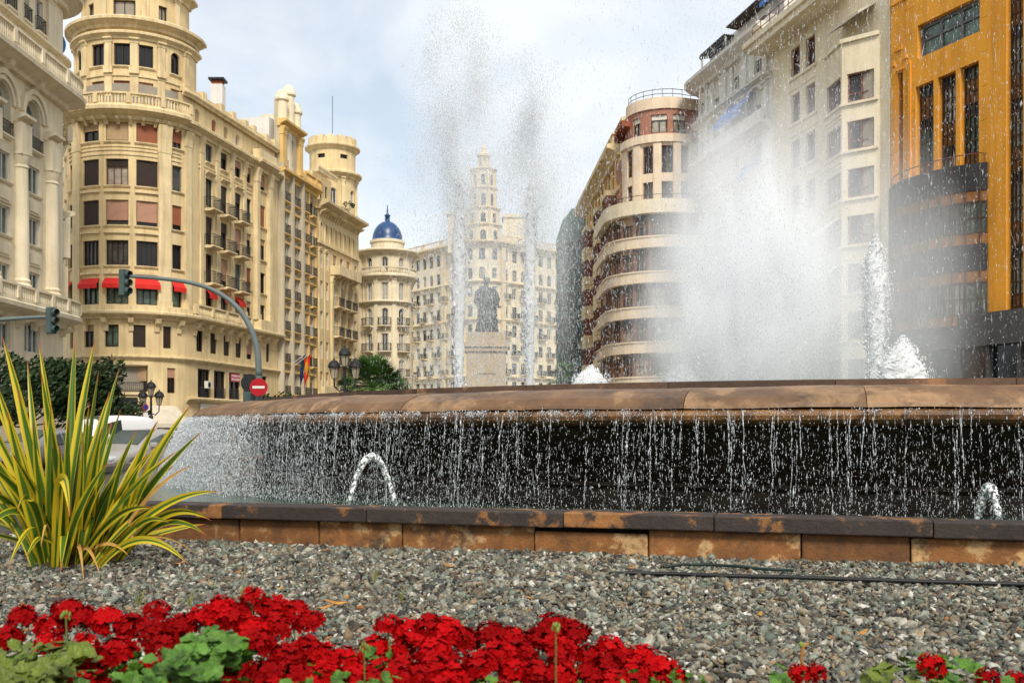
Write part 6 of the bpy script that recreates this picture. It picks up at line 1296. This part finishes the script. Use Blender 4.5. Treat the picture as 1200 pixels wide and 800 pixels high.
# ------------------------------------------------------------------ variegated flax
def flax():
    Y0 = 9.9; base = at(86, 655, Y0); base.z = 0; r = empty('flax_plant', base, 'big spiky plant with yellow and green striped sword leaves on the gravel', 'plant')
    m = bpy.data.materials.new('flax_leaf'); m.use_nodes = True; t = m.node_tree; n = t.nodes; l = t.links.new; b = n['Principled BSDF']; b.inputs['Roughness'].default_value = .42; b.inputs['Specular IOR Level'].default_value = .35
    uv = n.new('ShaderNodeUVMap'); uv.uv_map = 'uv'; sx = n.new('ShaderNodeSeparateXYZ'); l(uv.outputs[0], sx.inputs[0]); oi = n.new('ShaderNodeObjectInfo')
    # jitter the stripe edge along the leaf
    mpn = n.new('ShaderNodeMapping'); mpn.inputs['Scale'].default_value = (9, .8, 1); l(uv.outputs[0], mpn.inputs['Vector']); nz = n.new('ShaderNodeTexNoise'); nz.inputs['Scale'].default_value = 3; nz.inputs['Detail'].default_value = 3
    ad0 = n.new('ShaderNodeVectorMath'); ad0.operation = 'ADD'; l(mpn.outputs[0], ad0.inputs[0]); cx_ = n.new('ShaderNodeCombineXYZ'); mm_ = n.new('ShaderNodeMath'); mm_.operation = 'MULTIPLY'; mm_.inputs[1].default_value = 50; l(oi.outputs['Random'], mm_.inputs[0]); l(mm_.outputs[0], cx_.inputs['X']); l(cx_.outputs[0], ad0.inputs[1]); l(ad0.outputs[0], nz.inputs['Vector'])
    sub = n.new('ShaderNodeMath'); sub.operation = 'SUBTRACT'; sub.inputs[1].default_value = .5; l(sx.outputs['X'], sub.inputs[0]); ab = n.new('ShaderNodeMath'); ab.operation = 'ABSOLUTE'; l(sub.outputs[0], ab.inputs[0])
    j = n.new('ShaderNodeMath'); j.operation = 'MULTIPLY_ADD'; j.inputs[1].default_value = .34; l(nz.outputs['Fac'], j.inputs[0]); l(ab.outputs[0], j.inputs[2])
    # per-leaf stripe width
    j2 = n.new('ShaderNodeMath'); j2.operation = 'MULTIPLY_ADD'; j2.inputs[1].default_value = .26; l(oi.outputs['Random'], j2.inputs[0]); l(j.outputs[0], j2.inputs[2])
    rp = n.new('ShaderNodeValToRGB'); e = rp.color_ramp.elements; e[0].position = .0; e[0].color = (.11,.20,.014,1); e[1].position = .70; e[1].color = (.62,.47,.022,1)
    for pos, c in ((.40, (.05,.115,.012,1)), (.53, (.085,.16,.014,1)), (.575, (.50,.44,.03,1))): q = e.new(pos); q.color = c
    l(j2.outputs[0], rp.inputs['Fac'])
    tp = n.new('ShaderNodeValToRGB'); e = tp.color_ramp.elements; e[0].position = .90; e[0].color = (0,0,0,1); e[1].position = .985; e[1].color = (1,1,1,1); l(sx.outputs['Y'], tp.inputs['Fac'])
    mx = n.new('ShaderNodeMix'); mx.data_type = 'RGBA'; l(tp.outputs['Color'], mx.inputs['Factor']); l(rp.outputs['Color'], mx.inputs['A']); mx.inputs['B'].default_value = (.42,.085,.02,1); l(mx.outputs['Result'], b.inputs['Base Color'])
    tr = n.new('ShaderNodeBsdfTranslucent'); l(mx.outputs['Result'], tr.inputs['Color']); ms = n.new('ShaderNodeMixShader'); ms.inputs[0].default_value = .25; out = n['Material Output']; l(b.outputs[0], ms.inputs[1]); l(tr.outputs[0], ms.inputs[2]); l(ms.outputs[0], out.inputs['Surface'])
    dry = mat('dry_leaf', (.42,.24,.06), .7, .35, 3)
    def leaf(b0, tip, ctrl, w, mm=m, fold=.28, roll=0, seg=16):
        P0, P1, P2 = Vector(b0), Vector(ctrl), Vector(tip); V = []; U = []; n_ = 5; up = None
        for i in range(seg+1):
            f = i/seg; p = P0*(1-f)**2+P1*2*f*(1-f)+P2*f*f; tg = ((P1-P0)*(1-f)+(P2-P1)*f).normalized()
            view = Vector((0, -1, .15)); sd = tg.cross(view); sd = sd.normalized() if sd.length > .05 else Vector((1, 0, 0)); nr = sd.cross(tg).normalized()
            an = roll+.25*math.sin(f*2.2+roll*3); sd2 = sd*math.cos(an)+nr*math.sin(an); nr2 = sd2.cross(tg).normalized()
            ww = w*(.62+.38*math.sin(min(1, f*1.7)*math.pi/2))*(1-max(0, (f-.45)/.55)**1.7)+.0012
            for k in range(n_):
                x = (k/(n_-1)-.5)*2; V.append(p+sd2*x*ww*.5+nr2*(abs(x)*ww*fold)); U.append((k/(n_-1), f))
        Fq = [(i*n_+k, i*n_+k+1, (i+1)*n_+k+1, (i+1)*n_+k) for i in range(seg) for k in range(n_-1)]
        me = bpy.data.meshes.new('leaf'); me.from_pydata([tuple(v-base) for v in V], [], Fq); ul = me.uv_layers.new(name='uv')
        for lp in me.loops: ul.data[lp.index].uv = U[lp.vertex_index]
        me.polygons.foreach_set('use_smooth', [True]*len(me.polygons)); me.materials.append(mm); o = bpy.data.objects.new('leaf', me); COL.objects.link(o); o.parent = r
    q = random.Random(21)
    def bp(tx): return base+Vector((max(-.34, min(.42, (tx-86)*.0022))+q.uniform(-.1, .1), q.uniform(-.32, .30), -.02))
    # (tip x, tip y, width m, arch, depth offset): arch > 0 bows the leaf upward
    tips = [(2,392,.085,.05,.2),(45,399,.07,.04,.5),(32,421,.06,.0,.3),(88,394,.062,.03,.2),(112,396,.085,.05,.1),(48,433,.075,.02,-.3),(100,441,.05,.0,.5),(116,433,.06,.02,.3),(140,431,.05,.08,.4),(129,458,.06,.03,.0),(142,478,.06,.04,-.3),(225,473,.085,.06,-.1),(238,504,.055,.05,.2),(186,491,.075,.06,-.2),(161,503,.06,.05,.1),(208,528,.07,.06,-.4),(174,531,.06,.05,-.5),(80,488,.085,-.02,-.6),(60,470,.07,.0,-.4),(20,455,.08,.02,-.2),(-8,440,.08,.02,.1),(-30,408,.08,.03,.3),(-62,420,.08,.05,.2),(-95,470,.075,.08,.0),(-110,520,.075,.12,.2),(-40,500,.08,.06,-.5),(8,480,.08,.0,-.6),(38,492,.075,.0,-.7),(105,470,.07,.0,-.5),(120,500,.08,.03,-.7),(150,520,.06,.03,-.7),(98,515,.06,.0,-.8),(70,520,.07,.0,-.85),(-70,560,.07,.16,-.3),(-20,540,.07,.1,-.7),(14,530,.07,.04,-.8),(128,540,.06,.05,-.8),(190,556,.05,.06,.2),(205,545,.05,.09,.3)]
    for x, y, w, a, dy in tips:
        T = at(x, y, Y0+dy); B = bp(x); mid = B.lerp(T, .5); L_ = (T-B).length; C = mid+Vector((-(T.x-B.x)*a*2.2, q.uniform(-.06, .06), L_*a*1.6)); leaf(B, T, C, w*1.42, roll=q.uniform(-.5, .5))
    # low arching and hanging leaves
    for x, y, w, dy, h, mm in [(258,576,.055,-.3,.34,m),(248,610,.06,-.5,.46,m),(242,627,.05,-.5,.40,m),(221,661,.055,-1.0,.42,m),(229,648,.02,-.8,.36,dry),(228,545,.035,-.5,.30,dry),(82,607,.075,-1.1,.98,m),(9,668,.05,-.9,.62,m),(71,670,.06,-1.2,.52,m),(117,673,.028,-1.1,.34,dry),(-30,640,.06,-.6,.7,m),(30,655,.05,-1.0,.40,m),(98,684,.025,-1.25,.40,dry),(150,650,.03,-.6,.26,dry),(180,596,.05,-.8,.34,m),(198,612,.05,-.7,.30,m),(206,590,.045,-.2,.26,m),(-60,600,.06,-.4,.5,m),(20,600,.06,-1.0,.6,m),(48,640,.022,-1.1,.5,dry)]:
        T = at(x, y, Y0+dy); T.z = max(T.z, .02); B = bp(x); C = B.lerp(T, .5); C.z = max(B.z, T.z)*.5+h*1.15; leaf(B, T, C, w*1.4, mm, roll=q.uniform(-.6, .6), seg=20)
    for _ in range(41):
        x = q.gauss(88, 82); y = q.uniform(470, 610)+abs(x-86)*.25; T = at(x, y, Y0+q.uniform(-.5, .8)); B = bp(x); mid = B.lerp(T, .5); leaf(B, T, mid+Vector((-(T.x-B.x)*.2, 0, .12)), q.uniform(.055, .095), roll=q.uniform(-.9, .9))
    mb = MB(); mb.lathe([(.30, -.05), (.28, .02), (.2, .07), (.1, .1)], base, 20, wob=.15); mb.build('crown_base', mat('leaf_base', (.05,.04,.015), .8, .5, 9, bump=.8), r, base)
flax()

# ------------------------------------------------------------------ red geraniums along the front
pet = mat('red_petal', (.33,.0018,.003), .7, .5, 16, spec=.06); 
_t = pet.node_tree; _b = _t.nodes['Principled BSDF']; _src = _b.inputs['Base Color'].links[0].from_socket; _h = _t.nodes.new('ShaderNodeHueSaturation'); _o = _t.nodes.new('ShaderNodeObjectInfo'); _m = _t.nodes.new('ShaderNodeMapRange'); _m.inputs['To Min'].default_value = .6; _m.inputs['To Max'].default_value = 1.2
_t.links.new(_o.outputs['Random'], _m.inputs['Value']); _t.links.new(_m.outputs[0], _h.inputs['Value']); _t.links.new(_src, _h.inputs['Color']); _t.links.new(_h.outputs['Color'], _b.inputs['Base Color'])
gleaf = mat('geranium_leaf', (.065,.15,.016), .5, .6, 9, spec=.3, bump=.3, fine=40); gyel = mat('geranium_leaf_yellow', (.10,.135,.014), .5, .5, 9, spec=.3); gbud = mat('flower_bud', (.16,.22,.04), .6, .3, 9); gstem = mat('geranium_stem', (.11,.15,.035), .6, .3, 9); gbrown = mat('brown_stem', (.30,.14,.035), .7, .3, 9)
def head_mesh(seed, rad, nf=34):
    q = random.Random(seed); mb = MB()
    for k in range(nf):
        zc = 1-1.45*(k+.5)/nf; an = k*2.39996+q.uniform(-.3, .3); rr = math.sqrt(max(0, 1-zc*zc)); d = Vector((rr*math.cos(an), rr*math.sin(an), zc*.78)).normalized(); d = (d+Vector((q.gauss(0, .16), q.gauss(0, .16), q.gauss(0, .16)))).normalized()
        c = d*rad*q.uniform(.72, 1.06); a = d.orthogonal().normalized(); b = d.cross(a); s = rad*q.uniform(.36, .5); ph = q.uniform(0, 6.28)
        for j in range(5):
            t = ph+j*1.2566+q.uniform(-.12, .12); o = a*math.cos(t)+b*math.sin(t); w = d.cross(o); cup = q.uniform(.05, .5); wd_ = q.uniform(.30, .42)
            p0 = c; pl = c+o*s*.5+w*s*wd_+d*s*cup*.35; pr_ = c+o*s*.5-w*s*wd_+d*s*cup*.35; tl_ = c+o*s*.95+w*s*wd_*.72+d*s*(cup*.7+q.uniform(-.12, .12)); tr_ = c+o*s*.95-w*s*wd_*.72+d*s*(cup*.7+q.uniform(-.12, .12)); m_ = c+o*s*.6+d*s*cup*.2; e_ = c+o*s*1.06+d*s*cup*.6
            i = mb.vs([p0, pl, m_, pr_, tl_, e_, tr_]); mb.f += [(i, i+1, i+2), (i, i+2, i+3), (i+1, i+4, i+5, i+2), (i+2, i+5, i+6, i+3)]
    me = bpy.data.meshes.new('flower_head'); me.from_pydata(mb.v, [], mb.f); me.materials.append(pet); return me
HEADS = [head_mesh(i, 1.0, n) for i, n in enumerate((40, 34, 46, 38, 22))]
def foliage_mesh(seed, n, m, w=.34, h=.42, low=.06):
    q = random.Random(seed); mb = MB()
    for _ in range(n):
        c = Vector((q.uniform(-w, w), q.uniform(-.30, .30), q.uniform(low, h))); nrm = Vector((q.gauss(0, .5), q.gauss(-.25, .5), 1)).normalized(); a = nrm.orthogonal().normalized(); b = nrm.cross(a); rad = q.uniform(.019, .036); k = 16; cup = q.uniform(-.1, .35)
        i = mb.vs([c-nrm*rad*.1]); 
        for j in range(k):
            t = 2*math.pi*j/k; g = rad*(1+.13*math.cos(7*t))*(.55 if j == 0 else 1); mb.vs([c+a*g*.55*math.cos(t)+b*g*.55*math.sin(t)+nrm*rad*(cup*.3+.05*math.sin(7*t))])
        for j in range(k):
            t = 2*math.pi*j/k; g = rad*(1+.13*math.cos(7*t))*(.55 if j == 0 else 1); mb.vs([c+a*g*math.cos(t)+b*g*math.sin(t)+nrm*rad*(cup+.13*math.sin(7*t+1))])
        for j in range(k):
            j2 = (j+1) % k; mb.f += [(i, i+1+j, i+1+j2), (i+1+j, i+1+k+j, i+1+k+j2, i+1+j2)]
    me = bpy.data.meshes.new('foliage'); me.from_pydata(mb.v, [], mb.f); me.materials.append(m); return me
FOL = [foliage_mesh(40+i, 330, gleaf) for i in range(3)]
TOP = [(-60,722),(0,727),(25,712),(60,722),(75,703),(95,712),(108,732),(130,716),(150,722),(165,735),(182,704),(200,728),(215,722),(240,712),(258,702),(275,712),(298,688),(318,703),(345,706),(365,716),(395,738),(420,748),(440,748),(458,720),(475,728),(500,722),(520,730),(545,738),(575,730),(600,738),(625,738),(650,724),(672,732),(690,758),(716,744),(730,756),(752,758),(770,770),(786,782),(812,800)]
def top_y(x):
    for (a, ya), (b, yb) in zip(TOP, TOP[1:]):
        if a <= x <= b: return ya+(yb-ya)*(x-a)/(b-a)
    return 800
def geraniums():
    q = random.Random(5); heads = []
    for x, y in TOP[1:-1]:
        if x in (0, 420, 165, 108, 395): continue
        heads.append((x+q.uniform(-4, 4), y+13, 4.15, q.choice([.062, .07, .058]) if x not in (182, 458, 716, 298) else .052))
    for i in range(620):
        x = q.uniform(-60, 815); y = top_y(x)+q.uniform(18, 120); 
        if ((x-25)/62)**2+((y-785)/30)**2 < 1 or ((x-238)/44)**2+((y-766)/34)**2 < 1 or ((x-120)/14)**2+((y-752)/10)**2 < 1 or ((x-395)/12)**2+((y-760)/16)**2 < 1: continue
        if y > 842: continue
        if all((x-a)**2+((y-b)*1.35)**2 > 22.5**2 for a, b, _, _ in heads): heads.append((x, y, 4.15-(y-top_y(x)-13)/110*.62, q.uniform(.052, .072)))
    nd = 9; x0, x1 = -75, 825; where = ['at the left edge of the flower bed', 'with bright foliage showing, second from the left', 'below the sword leaves, third from the left', 'under the tallest flower head, fourth from the left', 'in the lower middle dip, fifth from the left', 'sixth from the left, below the arching water spout', 'seventh from the left, with a wide cushion of heads', 'eighth from the left, its blooms stepping down to the gravel', 'at the right end of the long red bank']
    for k in range(nd):
        a, b = x0+(x1-x0)*k/nd, x0+(x1-x0)*(k+1)/nd; hs = [h for h in heads if a <= h[0] < b]; mx = (a+b)/2; Yc = 3.85; base = Vector((gx(mx, Yc), Yc, -.02))
        r = empty('geranium', base, 'red geranium clump '+where[k], 'flower', 'red geraniums along the front edge')
        f = bpy.data.objects.new('foliage', FOL[k % 3]); COL.objects.link(f); f.parent = r; f.rotation_euler = (0, 0, (k % 2)*math.pi); f.location = (0, 0, .0); f.scale = (1 if k < nd-1 else .5, 1, 1.05 if k < 5 else .9)
        st = MB()
        for x, y, Y, rad in hs:
            p = at(x, y, Y)-base; o = bpy.data.objects.new('flower_head', q.choice(HEADS[:4]) if rad > .055 else HEADS[4]); COL.objects.link(o); o.parent = r; o.location = p; o.scale = (rad, rad, rad*.86); o.rotation_euler = (q.uniform(-.3, .3), q.uniform(-.3, .3), q.uniform(0, 6.28))
            b0 = Vector((p.x*.7+q.uniform(-.05, .05), p.y*.6, .12)); st.tube([b0, b0.lerp(p, .55)+Vector((q.uniform(-.02, .02), 0, .03)), p], [.005, .004, .0035], 5)
        st.build('stems', gstem, r) if False else st.build('stem', gstem, r)
        for _ in range(1 if k % 2 else 0):                   # closed buds on upright stalks
            x = q.uniform(a, b); y = top_y(x)+q.uniform(6, 42); Y = 3.75; p = at(x, y, Y)-base; s = MB(); s.tube([Vector((p.x, p.y+.05, .1)), p], .003, 5)
            so = s.build('bud_stalk', gstem, r); bm_ = MB()
            for j in range(9):
                d = Vector((q.gauss(0, 1), q.gauss(0, 1), q.gauss(.6, .7))).normalized()*.016; c = p+d; bm_.lathe([(.0005, -.011), (.0045, -.004), (.0045, .004), (.001, .012)], c, 6)
            bm_.build('bud', gbud, so)
    # leaf hummocks standing clear of the flowers
    for x, y, Y, m_, lb in ((28, 790, 3.55, gyel, 'yellow green leafy clump below the red flowers at the left'), (238, 772, 3.6, gleaf, 'bright green leafy clump framed by red flowers')):
        base = at(x, y, Y); zt = base.z+.08; base.z = -.02; r = empty('leafy_clump', base, lb, 'plant'); f = bpy.data.objects.new('foliage', foliage_mesh(int(x), 300, m_, .16 if x < 100 else .105, zt, zt-.22)); COL.objects.link(f); f.parent = r
        s = MB(); 
        for j in range(7): s.tube([(q.uniform(-.06, .06), q.uniform(-.06, .06), 0), (q.uniform(-.14, .14), q.uniform(-.14, .1), zt-.05)], .004, 5)
        s.build('stem', gstem, r)
    # two small plants to the right
    for x, y, Y, lb, hd, fol in ((943, 795, 4.35, 'single geranium with a bent brown bud stem, right of the red bank', [(937, 790, .045), (957, 789, .042)], [(940, 806)]), (1098, 790, 4.35, 'small red geranium with yellow green leaves at the bottom right', [(1092, 782, .058), (1158, 797, .05), (1190, 797, .04)], [(1112, 792), (1058, 797), (1130, 797)])):
        base = at(x, y, Y); base.z = -.02; r = empty('geranium', base, lb, 'flower', 'red geraniums along the front edge'); s = MB()
        for hx, hy, rad in hd:
            p = at(hx, hy, Y)-base; o = bpy.data.objects.new('flower_head', HEADS[4]); COL.objects.link(o); o.parent = r; o.location = p; o.scale = (rad,)*3; s.tube([(p.x*.6, .02, 0), p], [.005, .004], 5)
        s.build('stem', gstem, r)
        for i, (fx, fy) in enumerate(fol):
            p = at(fx, fy, Y)-base; f = bpy.data.objects.new('foliage', foliage_mesh(90+i, 46, gyel if i % 2 else gleaf, .11, .05, -.14)); COL.objects.link(f); f.parent = r; f.location = p
        if x < 1000:
            s = MB(); s.tube([at(950, 815, Y)-base, at(944, 790, Y)-base, at(939, 772, Y)-base, at(941, 757, Y)-base, at(948, 753, Y)-base], [.009, .008, .007, .009, .006], 8); s.build('bud_stem', gbrown, r); s = MB(); s.lathe([(.001, -.012), (.012, -.004), (.012, .006), (.002, .014)], at(939, 755, Y)-base, 8); s.build('bud', gbud, r)
geraniums()

# ------------------------------------------------------------------ things lying on the gravel
def ground_pt(x, y, dz=0): Y = (EYE-dz)*F/(y-HZ); return Vector((gx(x, Y), Y, dz))
pts = [ground_pt(x, y, .045) for x, y in ((714, 672), (740, 671), (790, 672), (860, 674.5), (930, 676), (1000, 678.5), (1080, 681), (1150, 683), (1230, 685), (1330, 688))]
mb = MB(); mb.tube(pts, .019, 10); tag(mb.build('garden_hose', M['black_trim'], None, pts[0], smooth=True), 'thin black irrigation hose lying across the gravel in front of the pool wall', 'hose')
pts = [ground_pt(x, y, .03) for x, y in ((778, 664), (800, 661), (830, 661), (862, 663), (890, 666), (930, 668))]
mb = MB(); mb.tube(pts, .014, 10); tag(mb.build('green_hose', mat('green_rubber', (.006,.022,.018), .5, .2, 4), None, pts[0], smooth=True), 'dark green hose end lying at the foot of the pool wall', 'hose')
dryl = mat('fallen_leaf', (.40,.19,.04), .8, .35, 20)
for i, (x, y, s) in enumerate(((528, 663, .07), (740, 665, .05), (395, 707, .10), (380, 712, .07), (210, 660, .05), (330, 690, .05), (620, 700, .04), (890, 720, .05), (1010, 742, .06), (405, 700, .05))):
    p = ground_pt(x, y, .05); mb = MB(); q = random.Random(i); a = q.uniform(0, 3.1); c, s_ = math.cos(a), math.sin(a); pr = [(-1, 0, .2), (-.3, .35, 0), (.4, .3, .1), (1.1, 0, .3), (.4, -.3, .1), (-.3, -.35, .0)]
    top = [(s*(u*c-v*s_), s*(u*s_+v*c), s*w) for u, v, w in pr]; mb.loft([top, [(a_, b_, c_+.004) for a_, b_, c_ in top]]); o = mb.build('fallen_leaf', dryl); o.location = p
    tag(o, 'dry orange fallen leaf lying on the gravel', 'leaf', 'fallen leaves on the gravel')
def sprout(x, y, n, h, label):
    p = ground_pt(x, y, .02); q = random.Random(int(x)); mb = MB()
    for _ in range(n):
        a = q.uniform(0, 6.28); hh = h*q.uniform(.5, 1); d = Vector((math.cos(a)*.3*hh, math.sin(a)*.3*hh, hh)); w = Vector((.005, 0, 0)); mb.face([-w, w, d*.6+w*.8, d, d*.6-w*.8])
    o = mb.build('grass_sprout', mat('sprout', (.16,.17,.05), .7, .4, 9)); o.location = p; tag(o, label, 'weed', 'weeds in the gravel')
sprout(163, 712, 9, .17, 'thin dry weed rising from the gravel left of the flowers'); sprout(222, 712, 8, .16, 'thin dry weed standing just above the red flowers'); sprout(470, 706, 9, .13, 'tuft of brownish weed on the gravel above the middle flowers'); sprout(438, 684, 6, .16, 'single tall weed below the arching water spout'); sprout(284, 700, 6, .13, 'small weed beside the tallest flower head')
